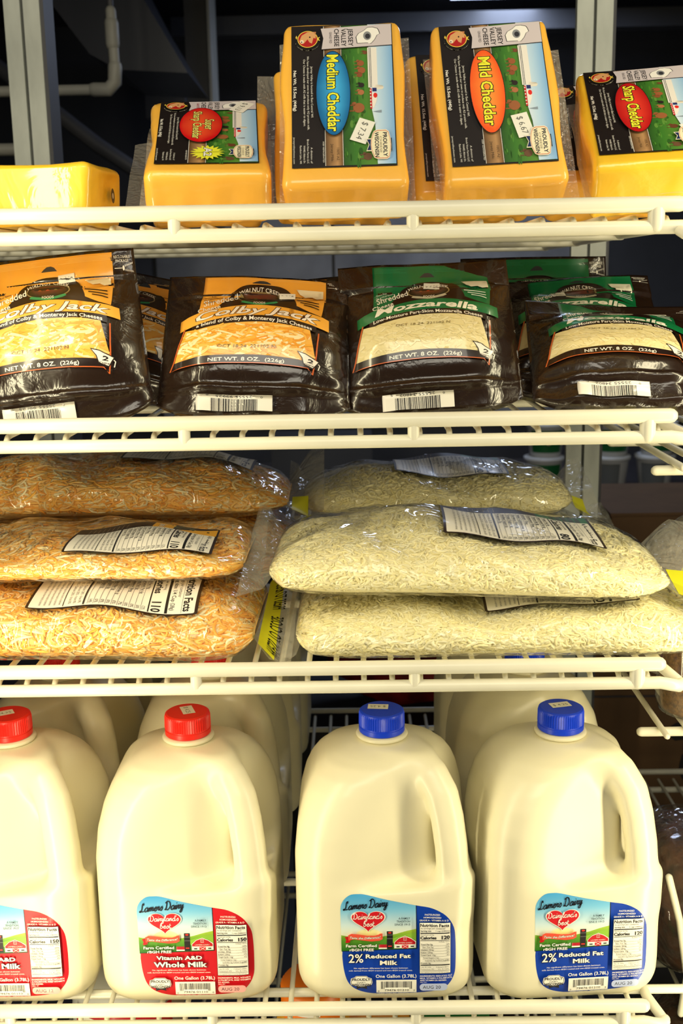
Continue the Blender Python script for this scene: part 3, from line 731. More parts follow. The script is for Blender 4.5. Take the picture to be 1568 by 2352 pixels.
    for k, (t, a, w_) in enumerate((('Jersey Valley is located in East Central WI.', 655, 570), ('We have developed our cows to produce only A2 protein milk.', 540, 815), ('Our Cheese is made with A2 milk that is easier to digest.', 575, 740))):
        p.text(t, 362-k*44, a, w_, 25, '#e4e0d8', rot=90)
    for k, t in enumerate(('A division of', 'Brock-View Farms LLC', 'W6482 Abbott Dr.', 'Random Lake, WI')):
        p.text(t, 352-k*42, 1710-(170, 255, 190, 190)[k], (170, 255, 190, 190)[k], 22, '#e4e0d8', rot=90)
    p.text('jerseyvalleycheese.com', 152, 1430, 280, 20, '#e4e0d8', rot=90); p.text('KEEP REFRIGERATED', 492, 1485, 220, 17, '#e4e0d8', rot=90)
    # oval
    if kind != 'super':
        p.text('100% A2', 652, 1555, 130, 30, '#2a1c10', rot=90); p.text('Jersey Milk', 586, 1510, 185, 30, '#2a1c10', rot=90)
        p.ell(625, 955, 205, 468, '#101014'); p.ell(625, 955, 198, 460, v['oval'], 56)
        wd = {'medium': 840, 'mild': 760, 'sharp': 800}[kind]
        p.text(v['t'], 558, 955-wd/2, wd, 132, '#f4f03a', rot=90, bold=.022, outline='#14181c', ow=.05)
    else:
        p.ell(655, 850, 266, 445, '#101014'); p.ell(655, 850, 258, 436, radial(655, 850, 258, 436, '#f0582c', '#d00c14'), 56)
        p.text('Super', 705, 720, 260, 112, '#f0f07a', rot=90, bold=.012, outline='#14181c', ow=.045)
        p.text('Sharp Cheddar', 560, 510, 690, 104, '#f0f07a', rot=90, bold=.012, outline='#14181c', ow=.045)
        sb = []
        for k in range(36):
            rr = (1.0 if k % 2 else .68); a = 2*math.pi*k/36; sb.append((745+205*rr*math.cos(a), 1540+165*rr*math.sin(a)*1.05))
        p.poly(sb, '#e8e83a'); p.text('A2', 705, 1435, 190, 90, '#f8f6ee', rot=90, bold=.02, outline='#2a2a2a', ow=.05)
    # wisconsin badge
    p.poly([(992, 1465), (1055, 1465), (1055, 1600), (992, 1600), (1022, 1532)], '#f0e8cc'); p.poly([(1002, 1475), (1055, 1475), (1055, 1590), (1002, 1590), (1030, 1532)], '#1c2a5a')
    p.rect(1262, 1465, 1290, 1600, '#1c2a3a')
    bd = lambda g: [(1165+g*a, 1532+g*b_) for a, b_ in ((-95, -110), (-78, -140), (-40, -155), (60, -155), (90, -135), (108, -60), (112, 0), (108, 60), (90, 135), (60, 152), (-40, 150), (-80, 135), (-95, 105), (-112, 60), (-118, 0), (-112, -60))]
    p.poly(bd(1.03), '#f4ecd0'); p.poly(bd(.98), '#c8502c'); p.poly(bd(.94), '#f0e6c4')
    p.text('PROUDLY', 1190, 1405, 255, 44, '#1c2030', rot=90, bold=.03); p.text('CHEESE', 1150, 1445, 175, 24, '#6a5838', rot=90); p.text('WISCONSIN', 1095, 1402, 262, 44, '#1c2030', rot=90, bold=.03)
    def fn(A):
        x = (A[:, 0]-739)/1212*W*.855; z = L*.5+.006-(A[:, 1]-958)/1567*L*.875
        return np.stack([x, np.full(len(A), -.0008), z], 1), np.tile([0, -1., 0], (len(A), 1))
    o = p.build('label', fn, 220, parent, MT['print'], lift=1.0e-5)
    return o
def flange(parent, W, L, T, ext=(.012, .012, .02, .004), seed=1, m='wrap'):
    """clear vacuum pouch edge standing out around the block at mid depth"""
    l, r, tp, bt = ext; nx, nz = 22, 26; V = []; F = []
    for j in range(nz+1):
        for i in range(nx+1):
            x = -W/2-l+(W+l+r)*i/nx; z = -bt+(L+bt+tp)*j/nz
            y = T*.62+noise.noise(Vector((x*22+seed, z*18, seed*2.3)))*.006
            V.append((x, y, z))
    for j in range(nz):
        for i in range(nx):
            a = j*(nx+1)+i; F.append((a, a+1, a+nx+2, a+nx+1))
    return mesh_obj('film_flange', V, F, MT[m], parent)
S1 = SZ[1]
def cheese_block(kind, x, y, lean, label, L=.146, W=.0935, T=.045, yaw=0, roll=0, sticker=None, group='vacuum packed cheddar blocks', ext=(.012, .012, .02, .004), lab=True, mt='ched', seed=1, zoff=0):
    """y: where the lowest front edge stands; the block leans back by lean degrees about its lower back edge"""
    r = empty('cheddar_block')
    # origin = front bottom edge; back bottom edge rests on the wires
    r.location = (x, y, S1 + T*math.sin(R(lean)) + zoff); r.rotation_euler = (-R(lean), R(roll), R(yaw))
    bm = block_mesh(W, L, T, seed); bm_obj('cheese', bm, MT[mt], r, True)
    if lab: cheese_label(r, kind, W, L)
    flange(r, W, L, T, ext, seed)
    if sticker:
        sx, sz, sr, txt = sticker
        def fn(A):
            a = R(sr); u = A[:, 0]*2.1e-4; v = -A[:, 1]*2.1e-4
            return np.stack([sx+u*math.cos(a)-v*math.sin(a), np.full(len(A), -.0020), sz+u*math.sin(a)+v*math.cos(a)], 1), np.tile([0, -1., 0], (len(A), 1))
        price_tag(r, txt, 0, 0, fn)
    tag(r, label, 'cheese', group); return r
cheese_block('super', -.1065, .835, 60, 'super sharp cheddar block with red oval, leaning far back', L=.135, T=.042, W=.0915, yaw=5, sticker=(.027, .118, -118, '$ 9.13'), ext=(.006, .004, .01, 0), seed=1)
cheese_block('medium', -.0045, .835, 31, 'tall medium cheddar block with blue oval label', W=.0915, L=.150, T=.050, yaw=0, roll=-.6, sticker=(.014, .046, -112, '$ 7.34'), ext=(.005, .008, .008, 0), seed=2)
cheese_block('mild', .1150, .835, 31, 'tall mild cheddar block with orange oval label', W=.0920, L=.148, T=.050, yaw=1, roll=-2.2, sticker=(.016, .048, -78, '$ 6.67'), ext=(.004, .013, -.004, 0), seed=3)
cheese_block('sharp', .2240, .835, 53, 'sharp cheddar block with red oval label cut by the right edge', L=.142, T=.046, yaw=-5, roll=-2, sticker=(.032, .040, -70, '$ 7.51'), ext=(.004, .008, .004, 0), seed=4, mt='chedy')
# blocks standing behind
cheese_block('super', -.1200, .930, 60, 'cheddar block behind the super sharp block, its clear film edge at the left', L=.126, T=.040, yaw=5, ext=(.022, .014, .016, 0), lab=False, seed=5, group='cheddar blocks in the second row')
cheese_block('medium', -.0145, .903, 31, 'cheddar block behind the medium cheddar, clear film showing at its left', L=.130, T=.040, yaw=2, ext=(.015, .014, .012, 0), lab=False, seed=6, group='cheddar blocks in the second row')
cheese_block('mild', .1000, .903, 31, 'mild cheddar block behind the front one, an orange strip at its left', L=.142, T=.040, yaw=4, ext=(.010, .024, .014, 0), lab=True, seed=7, group='cheddar blocks in the second row')
cheese_block('sharp', .2070, .920, 53, 'sharp cheddar block behind the front one, a corner of its label showing', L=.158, T=.040, yaw=-5, ext=(.012, .008, .006, 0), lab=True, seed=8, group='cheddar blocks in the second row')
cheese_block('mild', .0975, .960, 31, 'cheddar block third in line behind the mild cheddar', L=.132, T=.040, yaw=3, ext=(.016, .024, .012, 0), lab=False, seed=9, group='cheddar blocks in the second row')
# flat yellow block on the left
r = empty('cheddar_block', (-.2655, .832, S1)); r.rotation_euler = (0, 0, R(-6))
bm = block_mesh(.150, .046, .075, 11); bm_obj('cheese', bm, MT['chedy'], r, True)
V = []; F = []
tag(r, 'bright yellow cheese block lying flat at the left edge of the top shelf', 'cheese', 'vacuum packed cheddar blocks')
p = Print(); p.ell(0, 0, 30, 40, '#20242c', 20); p.ell(0, 0, 12, 16, '#c8c8c0', 12)
def fn(A): return np.stack([np.full(len(A), .0772), .046+A[:, 0]*1.4e-4, .024-A[:, 1]*1.4e-4], 1), np.tile([1., 0, 0], (len(A), 1))
p.build('round_sticker', fn, 50, r, MT['print'])
# ================================================================ SMALL SHREDDED CHEESE POUCHES
PH = .135
def pouch_fn(W, T, seed):
    hp = np.array([0, .016, .020, .024, .034, .055, .085, .105, .116, .135])
    yp = np.array([-.50, -.66, -.95, -.78, -.92, -1.0, -.80, -.50, -.18, 0.0])*T
    zp = np.array([0, .015, .0185, .023, .033, .054, .083, .102, .112, .131])
    def f(A):
        """A: x across metres, h along the front metres"""
        A = np.asarray(A, float)
        x, h = A[:, 0], A[:, 1]; u = np.clip(np.abs(x)/(W/2), 0, 1)
        bul = np.clip(1-u**3.2, 0, 1)**.8
        y = np.interp(h, hp, yp)*bul; z = np.interp(h, hp, zp)
        z = z - .010*np.clip((u-.55)/.45, 0, 1)**2*np.clip(1-h/.03, 0, 1)*-1
        wr = np.array([noise.noise(Vector((a*38+seed*5, b*16, seed)))*.0030 + abs(noise.noise(Vector((a*20, b*60+seed*3, 7.1))))*-.0016 for a, b in zip(x, h)])
        k = np.where(h > .114, .45, np.clip(.35+.9*np.abs(u), 0, 1.1))
        k = k*np.where(h < .03, 1.8, 1)
        y = y - wr*k
        y = y - np.where(h > .112, .004*np.sin(x*26+seed), 0)
        return np.stack([x*(1-.05*np.clip(h/.13, 0, 1)), y, z], 1)
    def fn(A):
        P = f(A); e = 8e-4
        dx = f(A+[e, 0])-P; dh = f(A+[0, e])-P
        N = np.cross(dx, dh); N /= np.maximum(np.linalg.norm(N, axis=1, keepdims=True), 1e-9)
        return P, N
    return f, fn
def pouch_print(kind, mini=False):
    col = kind == 'colby'
    p = Print(); br = '#22120a'; ac = '#f0a83c' if col else '#0f6a3c'; ac2 = '#f2ae40' if col else '#11713f'
    org = '#c8602c'; wht = '#f2ece0'
    # header
    p.rect(300, 85, 1370, 250, ac); 
    for k in range(4): p.rect(300, 92+k*4, 1370, 93+k*4, '#f7c468' if col else '#2f8a5c')
    p.poly([(720, 128), (755, 116), (785, 109), (820, 108), (850, 112), (885, 127), (880, 131), (725, 131)], '#30343a')
    p.text('RECLOSABLE', 1385, 103, 140, 8, wht); p.text('PACKAGE', 1400, 114, 110, 8, wht)
    p.line([(1385, 130), (1450, 130)], 2, wht); p.ell(1462, 130, 9, 7, wht, 12)
    for k in range(8): p.line([(1475+k*9, 127-k), (1479+k*9, 122-k)], 2.5, wht); p.line([(1475+k*9, 133+k*.7), (1479+k*9, 138+k*.7)], 2.5, wht)
    # panel frame and lower orange lines
    top = [(300, 150), (1360, 150), (1325, 390), (250, 340)]
    p.poly([(300, 240), (1360, 240), (1330, 385), (900, 300), (430, 330), (290, 400)], ac)
    # dome with logo
    p.poly(cat_rom([(430, 335), (520, 255), (580, 190), (670, 152), (820, 142), (970, 152), (1060, 190), (1110, 265), (1120, 300)], 4)+[(1340, 385), (1340, 420), (800, 340), (280, 420), (290, 395)], br)
    p.ell(800, 240, 192, 50, '#8a7a50', 32); p.ell(800, 240, 180, 43, '#16120c', 32); p.ell(800, 240, 168, 36, radial(800, 220, 168, 42, '#6a3424', '#2a2414'), 32)
    for k in range(5): p.ell(730+k*34, 238+(k % 2)*8, 16, 10, ('#8a4a24', '#5a5a2c', '#a03c24', '#4a2a18', '#6c6434')[k], 10, lift=30)
    p.poly([(655, 270), (800, 292), (945, 268), (960, 280), (925, 290), (800, 306), (680, 292), (640, 285)], '#2c8a54' if col else '#b8b098')
    p.text('WALNUT CREEK', 800, 200, 370, 30, wht, anchor='c', bold=.01, bend=lambda v: (v/200)**2*42-8)
    p.text('FOODS', 800, 294, 100, 18, wht, anchor='c')
    p.text('Shredded', 330, 322, 290, 44, wht, rot=-12, bold=.012, bend=None); p.text('Cheese', 290, 382, 190, 40, wht, rot=-13, bold=.012)
    for k, t in enumerate(('- Gluten Free', '- No artificial flavors', '- No cellulose')): p.text(t, 312, 262+k*26-(k*4), (110, 170, 110)[k], 15, '#2a1a0c' if col else '#cfe0d0', rot=-12)
    p.poly([(1110, 165), (1345, 165), (1345, 232), (1290, 238), (1250, 222), (1190, 225), (1150, 205)], '#e8d8b4' if col else '#d8d4c0')
    [p.line([(1120+k*30, 252+k*20), (1215+k*20, 264+k*21), (1310, 278+k*22)], 7, '#2a1a0c' if col else '#cfe0d0') for k in range(3)]
    # curved name banner
    cv = lambda x: 318+((x-800)/560)**2*95
    xs = [150+(1390-150)*k/24 for k in range(25)]
    up_l = [(x, cv(x)-12) for x in xs]; lo_l = [(x, cv(x)+86) for x in xs]
    p.add(up_l+lo_l, [(k, k+1, 26+k, 25+k) for k in range(24)], ac2)
    bend = lambda v: ((v)/560)**2*95
    if col: p.text('Colby Jack', 790, 318+64, 1010, 66, '#f6ece0', anchor='c', bold=.02, shear=.28, bend=bend, outline='#3a1a10', ow=.03)
    else: p.text('Mozzarella', 760, 318+64, 900, 66, '#f6f2e4', anchor='c', bold=.03, shear=.18, bend=bend)
    lo2 = [(x, cv(x)+86) for x in xs[2:-2]]; lo3 = [(x, cv(x)+142) for x in xs[2:-2]]; n = len(lo2)
    p.add(lo2+lo3, [(k, k+1, n+1+k, n+k) for k in range(n-1)], '#1c0e08')
    p.text('a blend of Colby & Monterey Jack Cheeses' if col else 'Low-Moisture Part-Skim Mozzarella Cheese', 770, 318+124, 960, 30, wht, anchor='c', bold=.015, bend=bend)
    # window
    wt = [(x, cv(x)+140) for x in xs[3:-3]]
    def bot(x, d=0): return 770+((x-700)/560)**2*45+d
    wb = [(1285, bot(1285)), (1100, bot(1100)), (900, bot(900)), (700, bot(700)), (500, bot(500)), (300, bot(300)), (110, bot(130, 20))]
    wl = [(200, wt[0][1])]
    base = '#eeb04a' if col else '#e4d6a0'
    win = wl+wt+wb
    p.poly(win, base)
    from mathutils.geometry import intersect_point_tri_2d
    rg = random.Random(11 if col else 12)
    poly2 = win
    def inside(x, y):
        c = False; n_ = len(poly2)
        for i in range(n_):
            (x1, y1), (x2, y2) = poly2[i], poly2[(i+1) % n_]
            if (y1 > y) != (y2 > y) and x < (x2-x1)*(y-y1)/(y2-y1)+x1: c = not c
        return c
    ly = p.layer+1
    cols = ('#f2b84e', '#efa836', '#f4c872', '#f6dca4', '#e89a30', '#f0e0b0', '#f3b040') if col else ('#eadca6', '#e3d49a', '#ece0b2', '#decd92', '#e6d8a4')
    for k in range(520 if not mini else 160):
        x, y = rg.uniform(110, 1300), rg.uniform(420, 800)
        a = rg.uniform(-.9, .9)+(3.14 if rg.random() < .5 else 0); L_ = rg.uniform(70, 210) if col else rg.uniform(30, 90); wd = rg.uniform(12, 22) if col else rg.uniform(9, 16)
        cvt = rg.uniform(-1.3, 1.3); pts = []
        for i in range(5):
            pts.append((x, y)); x += math.cos(a)*L_/4; y += math.sin(a)*L_/4*.7; a += cvt/4
        if all(inside(*q) for q in pts):
            c_ = rg.choice(cols); p.line(pts, wd, c_, lift=ly+rg.random()*14)
    p.layer = ly+16
    # net weight band and frame
    xsb = [110+(1290-110)*k/16 for k in range(17)]
    p.add([(x, bot(x)) for x in xsb]+[(x, bot(x)+92) for x in xsb], [(k, k+1, 18+k, 17+k) for k in range(16)], '#1e0f08')
    p.text('NET WT. 8 OZ.  (226g)', 720, 835, 620, 44, wht, anchor='c', bold=.008, bend=lambda v: ((v+20)/560)**2*45)
    p.line([(200, wt[0][1]-20), (150, 700), (98, 920)]+[(x, bot(x)+92) for x in xsb[1:-1]]+[(1255, 975), (1290, 700), (1305, 540)], 11, org)
    p.poly([(1130, 722), (1200, 740), (1310, 800), (1262, 900), (1180, 850), (1168, 780)], '#2a2018'); p.poly([(1142, 732), (1200, 748), (1300, 802), (1256, 890), (1188, 846), (1176, 778)], '#f0e8dc')
    p.line([(1300, 830), (1312, 850), (1298, 910)], 8, wht); p.text('2', 1212, 822, 44, 42, '#18120e', rot=18, bold=.03); p.text('cups', 1186, 848, 80, 24, '#18120e', rot=22, bold=.01)
    # printed date
    p.text('OCT 18 24  221102 N', 720, 712 if col else 560, 480, 20, '#6a5a34', anchor='c', shear=.1); 
    # barcode under the fold, upside down
    p.rect(330, 1105, 940, 1280, '#ece8de'); p.barcode(440, 1165, 820, 1280, 44, 21 if col else 22)
    t = '25555 99925' if col else '25555 34802'
    p.text(t, 780, 1128, 300, 26, '#26262a', rot=180); p.text('0', 862, 1135, 18, 22, '#26262a', rot=180); p.text('8' if col else '5', 422, 1120, 18, 22, '#26262a', rot=180)
    return p
PR = {}
def pouch(kind, loc, lean, yaw, roll, label, seed, W=.148, T=.027, group='8 ounce shredded cheese pouches', sticker=None, H=1.0, tall=True):
    r = empty('cheese_pouch')
    f, fn = pouch_fn(W, T, seed)
    nx, nh = 64, 60; V = []; F = []
    g = np.array([(-W/2+W*i/nx, PH*j/nh) for j in range(nh+1) for i in range(nx+1)])
    P = f(g); nv = len(P)
    # back wall, shallow bulge
    u = np.abs(g[:, 0])/(W/2); B = P.copy(); B[:, 1] = np.abs(P[:, 1])*.35*np.clip(1-u**3, 0, 1)+.0006
    V = np.concatenate([P, B])
    hole = lambda x, h: (abs(x-.0018) < .0078-abs(h-.1275)*.6) and .1262 < h < .1292
    for j in range(nh):
        for i in range(nx):
            a = j*(nx+1)+i
            F.append((a, a+1, a+nx+2, a+nx+1)); F.append((nv+a+1, nv+a, nv+a+nx+1, nv+a+nx+2))
    for i in range(nx): F.append((i+1, i, nv+i, nv+i+1)); a = nh*(nx+1)+i; F.append((a, a+1, nv+a+1, nv+a))
    for j in range(nh): a = j*(nx+1); F.append((a, a+nx+1, nv+a+nx+1, nv+a)); a += nx; F.append((a+nx+1, a, nv+a, nv+a+nx+1))
    mesh_obj('pouch_film', V, F, MT['pouchbody'], r)
    hy = lambda y: np.interp(y, [80, 150, 250, 340, 480, 800, 1000, 1090, 1105, 1285], [.1340]+([.1130, .1015, .0895] if tall else [.1240, .1070, .0935])+[.0765, .0440, .0310, .0215, .0165, .0010])
    def m2(A):
        x = (A[:, 0]-770)/1540*W*.97; h = hy(A[:, 1]); return fn(np.stack([x, h], 1))
    p = pouch_print(kind, seed > 4)
    o = p.build('printed_front', m2, 30, r, MT['sheen'], lift=3e-5)
    if sticker:
        sx, sh, sr, txt = sticker
        def f3(A):
            a = R(sr); u_ = A[:, 0]*1.35e-4; v = -A[:, 1]*1.35e-4
            return (lambda PN: (PN[0]+PN[1]*.0010, PN[1]))(fn(np.stack([sx+u_*math.cos(a)-v*math.sin(a), sh+u_*math.sin(a)+v*math.cos(a)], 1)))
        price_tag(r, txt, 0, 0, f3)
    r.location = (loc[0], loc[1], loc[2]+.0052*math.sin(R(lean))); r.rotation_euler = (-R(lean), R(roll), R(yaw)); r.scale = (1, 1, H); tag(r, label, 'cheese pouch', group)
    return r
MT['pouchbody'] = mat('dark_brown_pouch', (0.018, 0.009, 0.005), 0.24, coat=0.4, bump=0.8, bscale=38)
S2 = SZ[2]+.0005
pouch('colby', (-.2320, .855, S2), 16, 3, -5, 'colby jack pouch with tall yellow header, cut by the left edge', 1, H=1.04, sticker=(.018, .113, 4, '$ 2.14'))
pouch('colby', (-.0820, .868, S2), 28, 0, 2, 'colby jack pouch standing whole in the middle of the shelf', 2, sticker=(.026, .1125, 2, '$ 2.14'), W=.156, H=.95, tall=False)
pouch('mozza', (.0640, .880, S2), 24, 0, -3, 'mozzarella pouch with green header, first one right of the colby jack', 3, sticker=(.006, .1085, -8, '$ 2.14'))
pouch('mozza', (.2170, .868, S2), 52, 0, 2, 'mozzarella pouch leaning far back at the right end of the front row', 4, tall=False, sticker=(.006, .113, -12, '$ 2.14'))
pouch('colby', (-.2130, .955, S2+.012), 22, -6, 12, 'colby jack pouch tilted sideways behind the two front colby jack pouches', 5, H=.88, group='shredded cheese pouches behind the front row')
pouch('colby', (-.0690, .975, S2), 14, 0, -4, 'colby jack pouch with only its dark top corner showing beside the green header', 6, group='shredded cheese pouches behind the front row', H=.84)
pouch('mozza', (.2070, .965, S2), 38, 0, -1, 'mozzarella pouch second back on the right, its name half covered', 7, tall=False, sticker=(-.018, .108, 3, '$ 2.14'), group='shredded cheese pouches behind the front row')
pouch('mozza', (.1750, 1.075, S2), 8, -3, 0, 'mozzarella pouch rearmost and highest on the right', 8, group='shredded cheese pouches behind the front row', H=.98)
# ================================================================ LARGE SHREDDED CHEESE BAGS
def bag_fn(a, b, c, tl, trr, sag, seed, zmin=.0012):
    """pillow: half length a (x), half depth b (y), half thickness c (z)"""
    def core(u, th, off=0.0):
        e = np.where(u < 0, tl, trr)
        k = np.clip(1-np.abs(u)**e, 0, 1)**.62
        bb = b*(.86+.14*k)
        cs, sn = np.cos(th), np.sin(th)
        yy = np.sign(cs)*np.abs(cs)**.80*(bb*(.60+.40*np.clip(k*1.6, 0, 1))+off*.3)
        zz = np.sign(sn)*np.abs(sn)**.85*(c*k+off*np.clip(k*3, 0.02, 1))
        zz = np.where(zz < 0, zz*.9, zz)
        x = u*a
        lump = .0035*np.sin(x*31+seed)*np.sin(th*2+seed*1.3) + .0022*np.sin(x*67+seed*2+th*3)
        zz = zz + lump*k*np.clip(sn+.4, 0, 1)
        zz = zz - sag*(u**2)*c*.9 + 0*x
        return np.stack([x, -yy, np.maximum(zz+c*.9, zmin-off*.2+.002*np.abs(np.sin(x*40+yy*50)))], -1)
    return core
def shreds(core, n, cols, seed, th0=-.35, th1=2.1, u0=-.97, u1=.97, L=.022, wd=.0011, depth=.003):
    rg = np.random.default_rng(seed); K = 6
    u = rg.uniform(u0, u1, n); th = rg.uniform(th0, th1, n); ph = rg.uniform(0, 2*np.pi, n); Ls = rg.uniform(.5, 1.35, n)*L; cu = rg.uniform(-2.2, 2.2, n)
    dep = -rg.uniform(0, 1, n)**1.5*depth; A = .17; Bq = .062; pts = []
    for k in range(K):
        s = k/(K-1)-.5; ang = ph+cu*s
        uu = np.clip(u+np.cos(ang)*Ls*s/A, -.985, .985); tt = th+np.sin(ang)*Ls*s/Bq
        bob = dep+np.sin(s*3.1+ph)*.0012
        pts.append(core(uu, tt, 0.0)+np.stack([0*uu, -np.cos(tt)*bob*1, np.sin(tt)*bob], 1))
    P = np.stack(pts, 1)                               # n,K,3
    T = np.gradient(P, axis=1); T /= np.linalg.norm(T, axis=2, keepdims=True)+1e-9
    c0 = P.mean(axis=(0, 1)); O = P-c0; O[..., 0] = 0; O /= np.linalg.norm(O, axis=2, keepdims=True)+1e-9
    S = np.cross(T, O); S /= np.linalg.norm(S, axis=2, keepdims=True)+1e-9; U = np.cross(S, T)
    w_ = (wd*rg.uniform(.75, 1.3, n))[:, None, None]*np.array([.55, 1, 1, 1, 1, .55])[None, :, None]
    ring = np.stack([P+S*w_, P+U*w_*.8, P-S*w_, P-U*w_*.8], 2)      # n,K,4,3
    V = ring.reshape(-1, 3); base = (np.arange(n)*K*4)[:, None]
    q = []
    for k in range(K-1):
        for m_ in range(4):
            q.append(np.stack([k*4+m_, k*4+(m_+1) % 4, (k+1)*4+(m_+1) % 4, (k+1)*4+m_]))
    q.append(np.array([3, 2, 1, 0])); q.append(np.array([(K-1)*4+i for i in range(4)])); q = np.stack(q)
    F = (q[None]+base[:, :, None]).reshape(-1, 4)
    C = np.array([srgb(c) for c in cols])[rg.integers(0, len(cols), n)]*rg.uniform(.9, 1.06, (n, 1))
    return V, F, np.repeat(C, K*4, axis=0)
def fast_mesh(name, V, F, m, C=None):
    me = bpy.data.meshes.new(name); me.vertices.add(len(V)); me.vertices.foreach_set('co', V.astype(np.float32).ravel())
    me.loops.add(F.size); me.loops.foreach_set('vertex_index', F.astype(np.int32).ravel())
    me.polygons.add(len(F)); me.polygons.foreach_set('loop_start', np.arange(0, F.size, 4, dtype=np.int32)); me.polygons.foreach_set('loop_total', np.full(len(F), 4, np.int32))
    if C is not None:
        ca = me.color_attributes.new('print', 'FLOAT_COLOR', 'POINT'); ca.data.foreach_set('color', np.concatenate([C, np.ones((len(C), 1))], 1).astype(np.float32).ravel())
    me.update(); me.validate(); me.materials.append(m); me.shade_smooth(); return me
def grid_surface(core, nu, nt, off, th0=0, th1=2*math.pi, seed=0, wr=0.0):
    us = np.linspace(-1, 1, nu+1)*.995; ts = np.linspace(th0, th1, nt+1)
    U, TT = np.meshgrid(us, ts, indexing='ij'); P = core(U.ravel(), TT.ravel(), off)
    if wr:
        for i, p in enumerate(P):
            v = Vector(p); n1 = abs(noise.noise(Vector((v.x*26+seed, v.y*14, v.z*40)))); n2 = noise.noise(Vector((v.x*9+seed*2, v.y*18, v.z*18+3)))
            k = (.5-n1)*wr*1.4+n2*wr
            P[i, 2] += k*max(.3, math.sin(TT.ravel()[i])); P[i, 1] -= k*math.cos(TT.ravel()[i])*.9
    idx = np.arange((nu+1)*(nt+1)).reshape(nu+1, nt+1)
    F = np.stack([idx[:-1, :-1], idx[1:, :-1], idx[1:, 1:], idx[:-1, 1:]], -1).reshape(-1, 4)
    return P, F
COLBY = ('#ffc04c', '#ffc25a', '#fdb442', '#ffcc6c', '#ffe2a0', '#fff0c0', '#fcac3c', '#ffd68c')
MOZZ = ('#fdf5c6', '#fbf1bc', '#fdf7d0', '#f8edb2', '#fcf3c2')
MT['core_c'] = mat('colby_filling', (0.97, 0.62, 0.20), 0.6, noise_amt=.25, nscale=90, bump=.8, bscale=120)
MT['core_m'] = mat('mozzarella_filling', (0.97, 0.90, 0.58), 0.6, noise_amt=.15, nscale=90, bump=.8, bscale=120)
def facts(kind, w=1400, h=620):
    """nutrition facts panel, author units; reads turned clockwise"""
    p = Print(); top = '#f2b030' if kind == 'colby' else '#0e6a34'
    p.rrect(0, -190, w, h, 30, '#2a1a10')
    if kind == 'colby':
        p.rect(760, -185, 960, -5, '#f2b030'); p.text('Jack', 820, -160, 130, 60, '#f8ecd8', rot=90, bold=.02, outline='#5a3a10', ow=.03)
        p.poly([(1010, -5), (1120, -100), (1380, -170), (1380, -5)], '#f2b030'); p.ell(1060, -110, 110, 46, '#6a8a6a', 24); p.ell(1060, -110, 96, 36, '#241c14', 24)
    else:
        p.rect(900, -185, w-20, -5, top)
    for k in range(9): p.rect(120+k*48, -140, 124+k*48, -30, '#a89878')
    p.rrect(24, 0, w-26, h-20, 16, '#efeadc')
    p.text('Nutrition Facts', w-120, 20, h-70, 66, '#17171a', rot=90, bold=.03)
    p.rect(w-136, 10, w-133, h-30, '#17171a'); p.text('12 servings per container', w-178, 20, 360, 30, '#38383a', rot=90); p.text('Serving size 1/4 Cup (28g)', w-228, 20, h-90, 34, '#17171a', rot=90, bold=.015)
    p.rect(w-272, 8, w-248, h-28, '#17171a'); p.text('Amount per serving', w-310, 20, 240, 24, '#17171a', rot=90)
    p.text('Calories', w-385, 20, 280, 64, '#17171a', rot=90, bold=.03); p.text('110' if kind == 'colby' else '80', w-385, h-190, 150, 76, '#17171a', rot=90, bold=.03)
    p.rect(w-412, 8, w-400, h-28, '#17171a')
    rows = ('Total Fat 9g', 'Saturated Fat 6g', 'Trans Fat 0g', 'Cholesterol 30mg', 'Sodium 170mg', 'Total Carbohydrate 1g', 'Dietary Fiber 0g', 'Total Sugars 0g', 'Added Sugars 0g', 'Protein 7g')
    for k, t in enumerate(rows):
        x = w-460-k*47; p.text(t, x, 22+(14 if k in (1, 2, 6, 7, 8) else 0), len(t)*17, 27, '#34343c', rot=90, bold=.008); p.text('%d%%' % ((12, 30, 0, 10, 7, 0, 0, 0, 0, 14)[k]), x, h-110, 60, 27, '#34343c', rot=90); p.rect(x-10, 12, x-7, h-32, '#5a5a60')
    p.rect(w-930, 8, w-916, h-28, '#17171a')
    for k in range(3): p.text('Vitamin D 0% - Calcium 20% - Iron 0%', w-970-k*40, 22, h-80, 24, '#44444a', rot=90)
    p.rect(w-1092, 8, w-1086, h-28, '#17171a')
    for k in range(5): p.text('The % Daily Value tells you how much a nutrient', w-1130-k*42, 22, h-80, 22, '#55555c', rot=90)
    return p
